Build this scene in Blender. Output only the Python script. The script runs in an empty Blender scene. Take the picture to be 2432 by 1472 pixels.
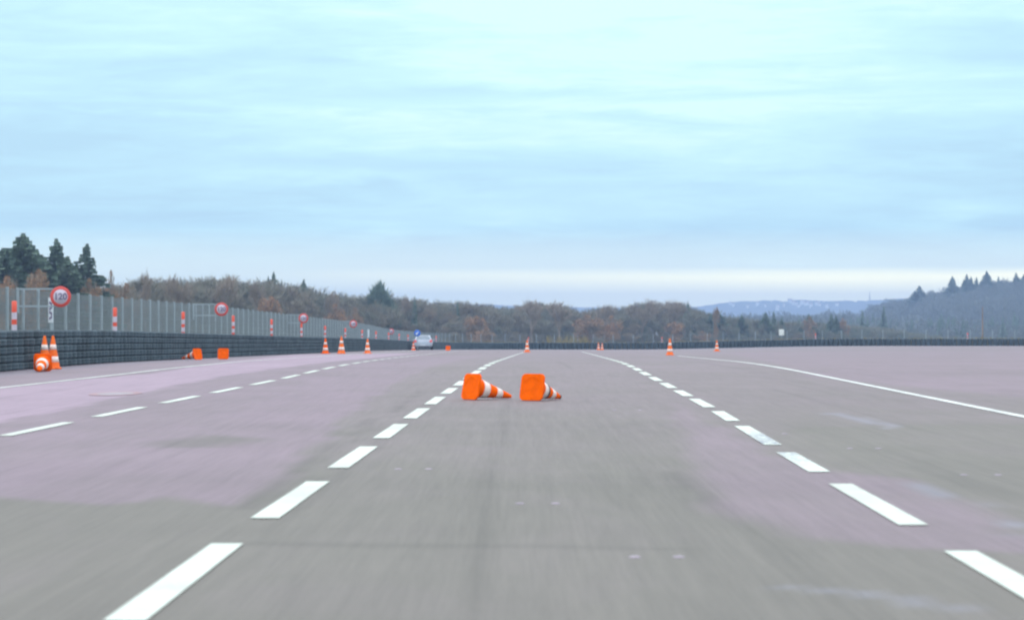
import bpy, math, random
import numpy as np
from mathutils import Vector, Matrix

S = bpy.context.scene
C = S.collection
R = math.radians
random.seed(7)
F = 5745.0            # focal length in pixels of the 2432 px wide photograph
CAMH = 1.076          # camera height above the near asphalt (world z = 0 is the camera's height)

# ------------------------------------------------------------------ camera
cam_d = bpy.data.cameras.new('camera')
cam = bpy.data.objects.new('camera', cam_d)
C.objects.link(cam)
S.camera = cam
cam.location = (0, 0, 0)
cam.rotation_euler = (R(90), 0, 0)
cam_d.sensor_width = 36.0
cam_d.lens = 36.0 * F / 2432.0
cam_d.shift_y = 26.0 / 2432.0
cam_d.clip_start = 0.5
cam_d.clip_end = 20000
cam_d.dof.use_dof = True
cam_d.dof.focus_distance = 52.0
cam_d.dof.aperture_fstop = 4.0

# ------------------------------------------------------------------ render look
S.view_settings.view_transform = 'Standard'
S.view_settings.look = 'None'
S.view_settings.exposure = 0.0
S.view_settings.gamma = 1.0
S.cycles.pixel_filter_type = 'BLACKMAN_HARRIS'
S.cycles.filter_width = 2.3
S.cycles.use_denoising = True
S.cycles.max_bounces = 6
S.cycles.diffuse_bounces = 2
S.cycles.volume_bounces = 2

# ------------------------------------------------------------------ node helpers
def nn(nt, typ, **kw):
    n = nt.nodes.new(typ)
    for k, v in kw.items():
        setattr(n, k, v)
    return n
def link(nt, a, b): nt.links.new(a, b)
def mathn(nt, op, a, b=None, c=None, clamp=False):
    n = nn(nt, 'ShaderNodeMath', operation=op, use_clamp=clamp)
    for i, v in enumerate((a, b, c)):
        if v is None: continue
        if isinstance(v, (int, float)): n.inputs[i].default_value = v
        else: link(nt, v, n.inputs[i])
    return n.outputs[0]
def mixc(nt, f, a, b, mode='MIX'):
    n = nn(nt, 'ShaderNodeMix', data_type='RGBA', blend_type=mode)
    for s, v in ((n.inputs[0], f), (n.inputs[6], a), (n.inputs[7], b)):
        if isinstance(v, (int, float)): s.default_value = v
        elif isinstance(v, tuple): s.default_value = (*v[:3], 1)
        else: link(nt, v, s)
    return n.outputs[2]
def noise(nt, vec, scale, detail=4, rough=0.55, dist=0.0):
    n = nn(nt, 'ShaderNodeTexNoise')
    link(nt, vec, n.inputs['Vector'])
    n.inputs['Scale'].default_value = scale
    n.inputs['Detail'].default_value = detail
    n.inputs['Roughness'].default_value = rough
    n.inputs['Distortion'].default_value = dist
    return n.outputs[0]
def mapping(nt, vec, scale=(1, 1, 1), rot=(0, 0, 0), loc=(0, 0, 0)):
    n = nn(nt, 'ShaderNodeMapping')
    link(nt, vec, n.inputs[0])
    n.inputs['Scale'].default_value = scale
    n.inputs['Rotation'].default_value = rot
    n.inputs['Location'].default_value = loc
    return n.outputs[0]
def ramp(nt, f, stops, interp='LINEAR'):
    n = nn(nt, 'ShaderNodeValToRGB')
    n.color_ramp.interpolation = interp
    e = n.color_ramp.elements
    while len(e) < len(stops): e.new(0.5)
    for i, (p, c) in enumerate(stops):
        e[i].position = p
        e[i].color = (*c, 1) if isinstance(c, tuple) else (c, c, c, 1)
    link(nt, f, n.inputs[0])
    return n.outputs[0]
def maprange(nt, v, a, b, c, d, smooth=False):
    n = nn(nt, 'ShaderNodeMapRange')
    if smooth: n.interpolation_type = 'SMOOTHSTEP'
    link(nt, v, n.inputs[0])
    for i, x in zip((1, 2, 3, 4), (a, b, c, d)): n.inputs[i].default_value = x
    return n.outputs[0]

# ------------------------------------------------------------------ world: overcast sky
SUN_EL, SUN_AZ = R(34), R(-60)     # sun behind cloud, to the left of the view
world = bpy.data.worlds.new('World')
S.world = world
world.use_nodes = True
wt = world.node_tree
wt.nodes.clear()
wo = nn(wt, 'ShaderNodeOutputWorld')
bg = nn(wt, 'ShaderNodeBackground')
bg.inputs['Strength'].default_value = 0.1
link(wt, bg.outputs[0], wo.inputs[0])
sky = nn(wt, 'ShaderNodeTexSky', sky_type='NISHITA')
sky.sun_disc = False
sky.sun_elevation = SUN_EL
sky.sun_rotation = SUN_AZ
tc = nn(wt, 'ShaderNodeTexCoord')
nrm = tc.outputs['Generated']
sep = nn(wt, 'ShaderNodeSeparateXYZ'); link(wt, nrm, sep.inputs[0])
el = mathn(wt, 'MULTIPLY', mathn(wt, 'ARCSINE', sep.outputs[2]), 180 / math.pi)   # degrees
# cloud sheets: long flat streaks low in the sky
v1 = mapping(wt, nrm, (3.2, 3.2, 26.0), (0, R(4), 0), (3.1, 1.7, 0.4))
n1 = noise(wt, v1, 1.0, 6, 0.55, 0.5)
v2 = mapping(wt, nrm, (8.0, 8.0, 75.0), (0, R(-5), 0), (7.3, 0.2, 2.0))
n2 = noise(wt, v2, 1.0, 5, 0.55, 0.8)
v3 = mapping(wt, nrm, (30.0, 30.0, 150.0), (0, R(3), 0), (1.3, 5.2, 0.7))
n3 = noise(wt, v3, 1.0, 4, 0.6, 0.5)
cl = mathn(wt, 'ADD', mathn(wt, 'MULTIPLY', n1, 0.55), mathn(wt, 'ADD', mathn(wt, 'MULTIPLY', n2, 0.35), mathn(wt, 'MULTIPLY', n3, 0.16)))
grad = ramp(wt, maprange(wt, el, 0, 9, 0, 1), [(0.0, 0.10), (0.13, 0.14), (0.22, 0.24), (0.42, 0.5), (0.62, 0.70), (0.85, 0.88)])
side = maprange(wt, sep.outputs[0], -0.22, -0.02, -0.12, 0.05)        # bluer gap low on the left
side2 = maprange(wt, sep.outputs[0], 0.10, 0.22, 0.0, -0.12)
tt = mathn(wt, 'ADD', grad, mathn(wt, 'MULTIPLY', mathn(wt, 'SUBTRACT', cl, 0.53), 3.4))
az = mathn(wt, 'DIVIDE', sep.outputs[0], mathn(wt, 'MAXIMUM', sep.outputs[1], 0.05))
azd = mathn(wt, 'ADD', az, mathn(wt, 'MULTIPLY', mathn(wt, 'SUBTRACT', n1, 0.5), 0.12))
eld = mathn(wt, 'ADD', el, mathn(wt, 'MULTIPLY', mathn(wt, 'SUBTRACT', n3, 0.5), 0.7))
front = maprange(wt, sep.outputs[1], 0.1, 0.3, 0, 1)
acc = None
for px_, py_, wx_, wy_, am_ in [(60, 330, 330, 48, -.42), (60, 180, 260, 40, -.12), (740, 415, 260, 14, .34), (860, 375, 300, 22, -.16), (1500, 255, 800, 16, .22), (930, 535, 110, 14, .26), (700, 522, 330, 14, -.18), (1265, 532, 70, 11, .2), (2315, 500, 80, 17, .34), (2380, 130, 180, 70, -.34), (2200, 430, 400, 40, -.16), (800, 155, 110, 18, -.16), (1100, 230, 300, 20, -.10), (400, 290, 300, 14, -.12), (200, 440, 500, 20, .16), (1600, 590, 500, 30, -.15)]:
    u = mathn(wt, 'MULTIPLY', mathn(wt, 'SUBTRACT', azd, (px_ - 1216) / F), F / wx_)
    v_ = mathn(wt, 'MULTIPLY', mathn(wt, 'SUBTRACT', eld, (762 - py_) / 100.3), 100.3 / wy_)
    r2 = mathn(wt, 'ADD', mathn(wt, 'MULTIPLY', u, u), mathn(wt, 'MULTIPLY', v_, v_))
    gsn = mathn(wt, 'MULTIPLY', mathn(wt, 'EXPONENT', mathn(wt, 'MULTIPLY', r2, -0.7)), am_)
    acc = gsn if acc is None else mathn(wt, 'ADD', acc, gsn)
tt = mathn(wt, 'ADD', tt, mathn(wt, 'MULTIPLY', acc, front))
tt = mathn(wt, 'ADD', tt, mathn(wt, 'ADD', side, side2), clamp=True)
low = ramp(wt, tt, [(0.0, (5.5, 8.5, 10.2)), (0.35, (6.2, 9.6, 11.0)), (0.7, (7.1, 10.8, 11.6)), (1.0, (8.5, 11.9, 12.2))])
# pale slit of light just over the horizon, strongest to the right
slit = mathn(wt, 'MULTIPLY', maprange(wt, mathn(wt, 'ADD', el, mathn(wt, 'MULTIPLY', n2, 0.25)), 1.12, 1.42, 1.0, 0.0, True), maprange(wt, sep.outputs[0], -0.12, 0.12, 0.0, 0.74))
low = mixc(wt, slit, low, (34.0, 29.0, 13.5))
low = mixc(wt, maprange(wt, el, 0.3, 2.2, 0.85, 0.0), low, (19.0, 18.5, 12.6))
# overcast brightens to about three times the horizon overhead
hi = mathn(wt, 'MULTIPLY', maprange(wt, el, 9, 50, 0.0, 1.0), 1.0)
ovc = mixc(wt, hi, low, (24.5, 25.0, 26.5))
fin = mixc(wt, 0.92, sky.outputs[0], ovc)
link(wt, fin, bg.inputs['Color'])

sun_d = bpy.data.lights.new('sun', 'SUN')
sun_d.energy = 0.7
sun_d.angle = R(20)
sun_d.color = (1.0, 0.96, 0.9)
sun = bpy.data.objects.new('sun', sun_d)
C.objects.link(sun)
d = Vector((math.sin(SUN_AZ) * math.cos(SUN_EL), math.cos(SUN_AZ) * math.cos(SUN_EL), math.sin(SUN_EL)))
sun.rotation_euler = d.to_track_quat('Z', 'Y').to_euler()
sun.location = (-20, 0, 30)

# ------------------------------------------------------------------ terrain
_ty = np.arange(0, 12000, 1.0)
_sl = np.interp(_ty, [0, 50, 70, 160, 190, 1050, 1150, 12000], [0, 0, .0093, .0093, .0112, .0112, 0, 0])
_dr = np.concatenate([[0], np.cumsum((_sl[1:] + _sl[:-1]) / 2)])
def sstep(t): t = np.clip(t, 0, 1); return t * t * (3 - 2 * t)
def gz(x, y):
    x = np.asarray(x, float); y = np.asarray(y, float)
    return -CAMH - np.interp(y, _ty, _dr) + .19 * sstep((-11.6 - x) / .6) * sstep((y - 58) / 55) + .42 * sstep((x - 15) / 26) * np.clip((y - 120) / 150, 0, 1)
def PX(px, Y): return (px - 1216) / F * Y
def ground_at(px, py):
    """where the sight line of a pixel of the photograph meets the ground"""
    lo, hi_ = 4.0, 330.0
    for _ in range(60):
        m = (lo + hi_) / 2
        z = -(py - 762) / F * m
        if z > float(gz(PX(px, m), m)): lo = m
        else: hi_ = m
    return PX(px, lo), lo

# ------------------------------------------------------------------ object helpers
def tag(o, label=None, cat=None, group=None, kind=None):
    if label: o['label'] = label
    if cat: o['category'] = cat
    if group: o['group'] = group
    if kind: o['kind'] = kind
    return o
def empty(name, loc, rz=0, label=None, cat=None, group=None):
    o = bpy.data.objects.new(name, None); C.objects.link(o)
    o.empty_display_size = 0.2
    o.location = loc; o.rotation_euler = (0, 0, rz)
    return tag(o, label, cat, group)
def copy_tree(o, parent=None):
    c = o.copy(); C.objects.link(c)
    if parent is not None: c.parent = parent
    for ch in list(o.children): copy_tree(ch, c)
    return c
class MB:
    def __init__(s): s.v = []; s.f = []; s.m = []; s.sm = []
    def add(s, vs, fs, mi=0, smooth=False):
        b = len(s.v); s.v += [tuple(p) for p in vs]
        s.f += [tuple(b + i for i in f) for f in fs]
        s.m += [mi] * len(fs); s.sm += [smooth] * len(fs); return s
    def box(s, c, h, mi=0, rz=0, mat=None):
        vs = [(sx * h[0], sy * h[1], sz * h[2]) for sz in (-1, 1) for sy in (-1, 1) for sx in (-1, 1)]
        M = Matrix.Translation(c) @ (mat if mat else Matrix.Rotation(rz, 4, 'Z'))
        return s.add([M @ Vector(v) for v in vs], [(0, 2, 3, 1), (4, 5, 7, 6), (0, 1, 5, 4), (1, 3, 7, 5), (3, 2, 6, 7), (2, 0, 4, 6)], mi)
    def tube(s, p, q, r0, r1=None, n=8, mi=0, caps=True, smooth=True):
        p = Vector(p); q = Vector(q); r1 = r0 if r1 is None else r1
        a = (q - p).normalized(); u = a.orthogonal().normalized(); w = a.cross(u)
        vs = []
        for c, r in ((p, r0), (q, r1)):
            for i in range(n):
                t = 2 * math.pi * i / n
                vs.append(c + u * math.cos(t) * r + w * math.sin(t) * r)
        fs = [(i, (i + 1) % n, n + (i + 1) % n, n + i) for i in range(n)]
        s.add(vs, fs, mi, smooth)
        if caps: s.add(vs, [tuple(range(n))[::-1], tuple(range(n, 2 * n))], mi)
        return s
    def lathe(s, prof, n=24, mi=0, closed=False, M=None, smooth=True):
        k = len(prof); vs = []
        for r, z in prof:
            for i in range(n):
                t = 2 * math.pi * i / n
                v = Vector((r * math.cos(t), r * math.sin(t), z)); vs.append(M @ v if M else v)
        fs = []
        for j in range(k if closed else k - 1):
            a, b = j * n, ((j + 1) % k) * n
            fs += [(a + i, a + (i + 1) % n, b + (i + 1) % n, b + i) for i in range(n)]
        return s.add(vs, fs, mi, smooth)
    def mesh(s, name, mats):
        me = bpy.data.meshes.new(name); me.from_pydata(s.v, [], s.f)
        for m in (mats if isinstance(mats, (list, tuple)) else [mats]): me.materials.append(m)
        me.polygons.foreach_set('material_index', s.m)
        me.polygons.foreach_set('use_smooth', s.sm)
        me.update(); return me
    def build(s, name, mats, parent=None, loc=None):
        o = bpy.data.objects.new(name, s.mesh(name, mats)); C.objects.link(o)
        if parent: o.parent = parent
        if loc is not None: o.location = loc
        return o
def np_mesh(name, V, Q, mat, attr=None, smooth=False):
    """V (n,3), Q (m,4) quads"""
    me = bpy.data.meshes.new(name)
    me.vertices.add(len(V)); me.vertices.foreach_set('co', np.asarray(V, np.float32).ravel())
    me.loops.add(Q.size); me.loops.foreach_set('vertex_index', np.asarray(Q, np.int32).ravel())
    me.polygons.add(len(Q)); me.polygons.foreach_set('loop_start', np.arange(0, Q.size, Q.shape[1], dtype=np.int32))
    if smooth: me.polygons.foreach_set('use_smooth', np.ones(len(Q), bool))
    me.update(calc_edges=True)
    for k, a in (attr or {}).items():
        at = me.attributes.new(k, 'FLOAT', 'POINT'); at.data.foreach_set('value', np.asarray(a, np.float32))
    me.materials.append(mat)
    return me
def link_mesh(name, me, parent=None):
    o = bpy.data.objects.new(name, me); C.objects.link(o)
    if parent: o.parent = parent
    return o

# ------------------------------------------------------------------ materials
def mat(name, col, rough=0.6, metal=0.0, var=0.12, scale=6.0, spec=0.5, bump=0.0):
    m = bpy.data.materials.new(name); m.use_nodes = True
    nt = m.node_tree; b = nt.nodes['Principled BSDF']
    b.inputs['Roughness'].default_value = rough
    b.inputs['Metallic'].default_value = metal
    b.inputs['Specular IOR Level'].default_value = spec
    g = nn(nt, 'ShaderNodeNewGeometry')
    n = noise(nt, g.outputs['Position'], scale, 4)
    f = maprange(nt, n, 0.3, 0.7, 0, 1)
    a = tuple(c * (1 - var) for c in col); c2 = tuple(min(1, c * (1 + var)) for c in col)
    link(nt, mixc(nt, f, a, c2), b.inputs['Base Color'])
    if bump:
        bn = nn(nt, 'ShaderNodeBump'); bn.inputs['Strength'].default_value = bump
        link(nt, noise(nt, g.outputs['Position'], scale * 6, 3), bn.inputs['Height']); link(nt, bn.outputs[0], b.inputs['Normal'])
    return m
M_ORANGE = mat('cone_orange', (0.93, 0.118, 0.0003), 0.7, 0, 0.13, 9, 0.03)
M_ORANGE2 = mat('cone_orange_faded', (0.86, 0.17, 0.035), 0.7, 0, 0.10, 8, 0.05)
M_BAND = mat('reflective_white', (0.78, 0.66, 0.62), 0.45, 0, 0.08, 14, 0.4)
M_BLACKBAND = mat('black_ring', (0.03, 0.025, 0.03), 0.6)
M_TYRE = mat('tyre_rubber', (0.054, 0.078, 0.096), 0.75, 0, 0.35, 1.7, 0.3)
M_TYRE2 = mat('car_tyre', (0.02, 0.02, 0.022), 0.8)
M_GALV = mat('galvanised_steel', (0.31, 0.37, 0.42), 0.55, 0.1, 0.12, 3)
M_WIRE = mat('fence_wire', (0.20, 0.235, 0.26), 0.6, 0.1, 0.1, 2)
M_RED = mat('signal_red', (0.74, 0.085, 0.045), 0.5, 0, 0.1, 5)
M_SIGNRED = mat('sign_red', (0.62, 0.07, 0.06), 0.5, 0, 0.08, 5)
M_WHITE = mat('sign_white', (0.56, 0.50, 0.60), 0.5, 0, 0.06, 5)
M_WHITE2 = mat('white_board', (0.62, 0.66, 0.72), 0.5, 0, 0.06, 5)
M_DIGIT = mat('sign_black', (0.17, 0.145, 0.24), 0.6)
M_MARK = mat('faded_lilac_print', (0.22, 0.18, 0.32), 0.6)
M_BLUE = mat('sign_blue', (0.03, 0.15, 0.62), 0.45, 0, 0.05, 5)
M_BARK = mat('conifer_bark', (0.07, 0.05, 0.04), 0.9, 0, 0.3, 1.5)
M_POLE = mat('wooden_pole', (0.22, 0.16, 0.13), 0.9, 0, 0.2, 1.5)
def foliage(name, c1, c2, sc=0.35):
    m = bpy.data.materials.new(name); m.use_nodes = True
    nt = m.node_tree; b = nt.nodes['Principled BSDF']
    b.inputs['Roughness'].default_value = 0.85
    b.inputs['Specular IOR Level'].default_value = 0.15
    g = nn(nt, 'ShaderNodeNewGeometry')
    oi = nn(nt, 'ShaderNodeObjectInfo')
    n = noise(nt, g.outputs['Position'], sc, 4, 0.65)
    f = maprange(nt, mathn(nt, 'ADD', n, mathn(nt, 'MULTIPLY', oi.outputs['Random'], 0.25)), 0.38, 0.88, 0, 1)
    link(nt, mixc(nt, f, c1, c2), b.inputs['Base Color'])
    return m
M_FIR = foliage('fir_needles', (0.125, 0.185, 0.15), (0.20, 0.265, 0.20))
M_RUST = foliage('rust_leaves', (0.25, 0.175, 0.115), (0.38, 0.22, 0.13))
M_BARE = foliage('bare_twigs', (0.21, 0.175, 0.14), (0.32, 0.26, 0.21))
def wood_mat(name, sc):
    """mass of leafless trees, one tint per tree from the attribute"""
    m = bpy.data.materials.new(name); m.use_nodes = True
    nt = m.node_tree; b = nt.nodes['Principled BSDF']
    b.inputs['Roughness'].default_value = 0.9
    b.inputs['Specular IOR Level'].default_value = 0.1
    at = nn(nt, 'ShaderNodeAttribute'); at.attribute_name = 'tint'
    g = nn(nt, 'ShaderNodeNewGeometry')
    n = noise(nt, g.outputs['Position'], sc, 4, 0.6)
    f = mathn(nt, 'ADD', at.outputs['Fac'], mathn(nt, 'MULTIPLY', mathn(nt, 'SUBTRACT', n, 0.5), 0.55), clamp=True)
    c = ramp(nt, f, [(0.0, (0.155, 0.185, 0.155)), (0.3, (0.19, 0.195, 0.155)), (0.6, (0.225, 0.20, 0.155)), (0.85, (0.26, 0.205, 0.15)), (1.0, (0.32, 0.225, 0.145))])
    link(nt, c, b.inputs['Base Color'])
    return m
M_WOOD = wood_mat('woodland_twigs', 0.05)
M_HWOOD = mat('hillside_twigs', (.135, .15, .145), .9, 0, .16, .012)

# ------------------------------------------------------------------ asphalt and ground sheet
xs = np.concatenate([[-9000, -5000, -2500, -1200, -600, -300, -160, -90, -60, -45], np.arange(-36, -14, 1.0), np.arange(-14, 14, 0.14), np.arange(14, 36, 0.6), np.arange(36, 100, 3.0), [110, 140, 200, 300, 600, 1200, 2500, 5000, 9000]])
ys = np.concatenate([[-300, -100, -30, -5, 0, 3], np.geomspace(6, 340, 420), [360, 400, 450, 520, 600, 700, 800, 900, 1000, 1100, 1200, 1500, 2000, 3000, 4500, 7000, 10000]])
GX, GY = np.meshgrid(xs, ys)
GZ = gz(GX, GY)
nx, ny = len(xs), len(ys)
V = np.stack([GX.ravel(), GY.ravel(), GZ.ravel()], 1)
I, J = np.meshgrid(np.arange(nx - 1), np.arange(ny - 1))
b0 = (J * nx + I).ravel()
Q = np.stack([b0, b0 + 1, b0 + nx + 1, b0 + nx], 1)
# wandering offset so that the edges of worn areas are not ruler straight
def wob(x, y, s, k): return k * (np.sin(x * 1.7 * s + 1.3 * np.sin(y * .9 * s)) + .6 * np.sin(y * 2.3 * s + 2.1 * np.sin(x * 1.1 * s + 1)) + .35 * np.sin(5.1 * s * x + 3.7 * s * y))
def poly_world(pts): return np.array([ground_at(*p) for p in pts])
def soft_poly(pts, soft):
    P = poly_world(pts)
    x = GX.ravel() + wob(GX.ravel(), GY.ravel(), 1.0, .05); y = GY.ravel() + wob(GY.ravel(), GX.ravel(), .6, .25)
    ins = np.zeros(x.shape, bool); dm = np.full(x.shape, 1e9)
    for i in range(len(P)):
        a, b = P[i], P[(i + 1) % len(P)]
        c = ((a[1] > y) != (b[1] > y))
        t = np.where(c, (y - a[1]) / (b[1] - a[1] + 1e-12), 0)
        ins ^= c & (x < a[0] + t * (b[0] - a[0]))
        ab = b - a; L = max((ab ** 2).sum(), 1e-9)
        u = np.clip(((x - a[0]) * ab[0] + (y - a[1]) * ab[1]) / L, 0, 1)
        dm = np.minimum(dm, np.hypot(x - a[0] - u * ab[0], y - a[1] - u * ab[1]))
    return sstep(.5 + np.where(ins, dm, -dm) / (2 * soft))
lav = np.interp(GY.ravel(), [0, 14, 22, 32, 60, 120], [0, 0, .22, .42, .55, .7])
A = soft_poly([(-400, 1165), (0, 1170), (280, 1190), (420, 1168), (560, 1195), (700, 1112), (800, 1010), (960, 900), (1150, 845), (600, 838), (0, 868), (-400, 880)], .10)
lav = np.maximum(lav, .9 * A)
B = soft_poly([(1600, 1000), (1700, 1200), (1900, 1262), (2200, 1300), (2700, 1330), (2700, 1290), (2432, 1268), (2300, 1195), (2150, 1140), (1950, 1112), (1800, 1060), (1650, 980), (1580, 940)], .16)
lav = np.maximum(lav, .72 * B)
B2 = soft_poly([(1900, 895), (2800, 985), (3200, 850), (2432, 832), (1700, 836)], .5)
lav = np.maximum(lav, .85 * B2)
G1 = soft_poly([(1880, 1010), (2432, 1005), (2700, 1010), (2700, 1280), (2432, 1255), (2150, 1138), (1890, 1098), (1830, 1050)], .12)
lav *= 1 - .75 * G1
G2 = soft_poly([(370, 1048), (520, 1030), (620, 1040), (560, 1060), (400, 1062)], .25)
lav *= 1 - .6 * G2
dark = .55 * soft_poly([(560, 1200), (700, 1108), (775, 1062), (1000, 925), (1010, 925), (800, 1062), (720, 1120), (600, 1205)], .05)
dark = np.maximum(dark, .5 * soft_poly([(560, 1296), (1300, 1296), (1650, 1306), (1650, 1313), (1200, 1303), (560, 1303)], .10))
dark = np.maximum(dark, .5 * soft_poly([(1585, 1120), (1610, 1120), (1690, 1195), (1650, 1190)], .06))
dark = np.maximum(dark, .6 * soft_poly([(1625, 1325), (1640, 1325), (1675, 1360), (1655, 1358)], .03))
dark = np.maximum(dark, .35 * soft_poly([(1495, 1002), (1525, 1002), (1550, 1030), (1515, 1030)], .08))
dark = np.maximum(dark, .35 * G2)
light = soft_poly([(-500, 1080), (0, 1003), (480, 902), (760, 862), (1000, 838), (700, 842), (380, 885), (0, 918), (-500, 980)], .06)
pale = .8 * soft_poly([(2150, 1140), (2300, 1190), (2432, 1255), (2700, 1370), (2700, 1388), (2432, 1268), (2290, 1198), (2140, 1145)], .03)
pale = np.maximum(pale, .7 * soft_poly([(1975, 978), (2120, 1008), (2110, 1016), (1960, 984)], .04))
pale = np.maximum(pale, .5 * soft_poly([(1850, 1400), (2100, 1425), (2300, 1462), (2300, 1480), (2080, 1440), (1850, 1408)], .03))

far_s = np.zeros(GX.size)
m = bpy.data.materials.new('asphalt'); m.use_nodes = True
nt = m.node_tree; b = nt.nodes['Principled BSDF']
g = nn(nt, 'ShaderNodeNewGeometry'); pos = g.outputs['Position']
def att(n_):
    a = nn(nt, 'ShaderNodeAttribute'); a.attribute_name = n_; return a.outputs['Fac']
nb = noise(nt, mapping(nt, pos, (1, .35, 1)), 0.55, 8, 0.68, 0.6)        # large wet / dry blotches
ns = noise(nt, mapping(nt, pos, (1, .035, 1)), 11, 4, 0.6)              # streaks along the driving direction
ns3 = noise(nt, mapping(nt, pos, (1, .02, 1)), 48, 3, 0.7)
nf = noise(nt, pos, 55, 3, 0.7)                                          # aggregate
nl = noise(nt, mapping(nt, pos, (.22, 1, 1)), 0.35, 4, 0.6)             # cross bands
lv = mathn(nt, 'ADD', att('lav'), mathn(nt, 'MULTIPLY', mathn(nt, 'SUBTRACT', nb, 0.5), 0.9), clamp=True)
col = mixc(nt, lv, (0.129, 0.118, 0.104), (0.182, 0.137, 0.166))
col = mixc(nt, mathn(nt, 'MULTIPLY', att('light'), 0.8), col, (0.275, 0.202, 0.260))
col = mixc(nt, mathn(nt, 'MULTIPLY', att('pale'), 0.75), col, (0.205, 0.205, 0.255))
br = mathn(nt, 'ADD', mathn(nt, 'ADD', mathn(nt, 'MULTIPLY', ns, 0.36), mathn(nt, 'MULTIPLY', ns3, 0.42)), mathn(nt, 'ADD', mathn(nt, 'MULTIPLY', nf, 0.5), mathn(nt, 'ADD', mathn(nt, 'MULTIPLY', nl, 0.28), mathn(nt, 'MULTIPLY', nb, 0.22))))
nr = noise(nt, mapping(nt, pos, (2.6, .022, 1), (0, 0, R(1.5))), 1.0, 3, .6, .6)          # rubber traces
nr = maprange(nt, nr, .58, .72, 0, .16)
br = mathn(nt, 'SUBTRACT', br, nr)
br = mathn(nt, 'ADD', br, 0.10)
br = mathn(nt, 'MULTIPLY', br, mathn(nt, 'SUBTRACT', 1.0, mathn(nt, 'MULTIPLY', att('dark'), 0.42)))
sc_ = nn(nt, 'ShaderNodeVectorMath', operation='SCALE'); link(nt, col, sc_.inputs[0]); link(nt, br, sc_.inputs['Scale'])
# beyond the tyre wall the sheet is rough pasture
grassc = mixc(nt, noise(nt, pos, 0.3, 4), (0.10, 0.095, 0.05), (0.20, 0.165, 0.085))
link(nt, mixc(nt, att('grass'), sc_.outputs[0], grassc), b.inputs['Base Color'])
b.inputs['Roughness'].default_value = 0.68
b.inputs['Specular IOR Level'].default_value = 0.35
bn = nn(nt, 'ShaderNodeBump'); bn.inputs['Strength'].default_value = 0.35; bn.inputs['Distance'].default_value = 0.004
link(nt, nf, bn.inputs['Height']); link(nt, bn.outputs[0], b.inputs['Normal'])
M_ASPH = m

# path of the tyre wall: down the left side, then across the far end
WP = np.array([(-11.0, 40), (-11.05, 60), (-11.05, 80), (-11.0, 100), (-10.75, 130), (-10.4, 165), (-10.05, 200), (-9.7, 230), (-9.2, 254), (-8.2, 274), (-6.0, 292), (-2, 303), (4, 309.5), (12, 312), (20, 311), (28, 304), (36, 296), (46, 290.5), (60, 287), (76, 285), (100, 284)], float)
def spline(P, step):
    pts = []
    for i in range(len(P) - 1):
        p0, p1, p2, p3 = P[max(i - 1, 0)], P[i], P[i + 1], P[min(i + 2, len(P) - 1)]
        n = max(2, int(np.hypot(*(p2 - p1)) / 0.05))
        for t in np.linspace(0, 1, n, endpoint=False):
            pts.append(.5 * (2 * p1 + (p2 - p0) * t + (2 * p0 - 5 * p1 + 4 * p2 - p3) * t * t + (3 * p1 - p0 - 3 * p2 + p3) * t ** 3))
    pts = np.array(pts + [P[-1]])
    L = np.concatenate([[0], np.cumsum(np.hypot(*np.diff(pts, axis=0).T))])
    s = np.arange(0, L[-1], step)
    return np.stack([np.interp(s, L, pts[:, 0]), np.interp(s, L, pts[:, 1])], 1)
wall = spline(WP, 0.6)
def offset(P, d):
    T = np.gradient(P, axis=0); T /= np.hypot(T[:, 0], T[:, 1])[:, None]
    return P + np.stack([-T[:, 1], T[:, 0]], 1) * d        # to the left of the travelling direction = outwards
def resample(P, step):
    L = np.concatenate([[0], np.cumsum(np.hypot(*np.diff(P, axis=0).T))])
    s = np.arange(0, L[-1], step)
    return np.stack([np.interp(s, L, P[:, 0]), np.interp(s, L, P[:, 1])], 1)
corner = int(np.argmin(np.hypot(wall[:, 0] + 6.0, wall[:, 1] - 292)))
xx, yy = GX.ravel(), GY.ravel()
lim = np.interp(xx, np.concatenate([[-11.2], wall[corner:, 0]]), np.concatenate([[270.0], wall[corner:, 1]]))
grass = np.clip(np.maximum((yy - lim - .5) / 1.5, (-11.6 - xx) / .8), 0, 1)
pale = np.maximum(pale, .9 * np.clip((yy - lim + 42) / 30, 0, 1) * (xx > -12)); pale = np.maximum(pale, .5 * np.clip((-9.6 - xx) / .6, 0, 1))
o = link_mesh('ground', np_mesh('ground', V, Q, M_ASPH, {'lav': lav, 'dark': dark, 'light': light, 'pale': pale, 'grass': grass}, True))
tag(o, 'worn lilac grey asphalt of the wide driving area', kind='structure')

# ------------------------------------------------------------------ lane markings (4 mm above the asphalt)
m = bpy.data.materials.new('road_paint'); m.use_nodes = True
nt = m.node_tree; b = nt.nodes['Principled BSDF']; b.inputs['Roughness'].default_value = 0.6
g = nn(nt, 'ShaderNodeNewGeometry')
n = noise(nt, g.outputs['Position'], 30, 5, 0.7); n2_ = noise(nt, g.outputs['Position'], 1.2, 3)
f = maprange(nt, mathn(nt, 'ADD', mathn(nt, 'MULTIPLY', n, .5), mathn(nt, 'MULTIPLY', n2_, .5)), 0.35, 0.6, 0, 1)
sp_ = nn(nt, 'ShaderNodeSeparateXYZ'); link(nt, g.outputs['Position'], sp_.inputs[0])
wx = maprange(nt, mathn(nt, 'ABSOLUTE', mathn(nt, 'SUBTRACT', sp_.outputs[0], 2.32)), .2, .3, 1, 0)
wy = maprange(nt, mathn(nt, 'ABSOLUTE', mathn(nt, 'SUBTRACT', sp_.outputs[1], 20.8)), 1.6, 3.2, 1, 0)
scr = maprange(nt, noise(nt, mapping(nt, g.outputs['Position'], (3, .6, 1), (0, 0, .5)), 7.0, 4, .7, 1.5), .46, .54, 0, 1)
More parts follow.
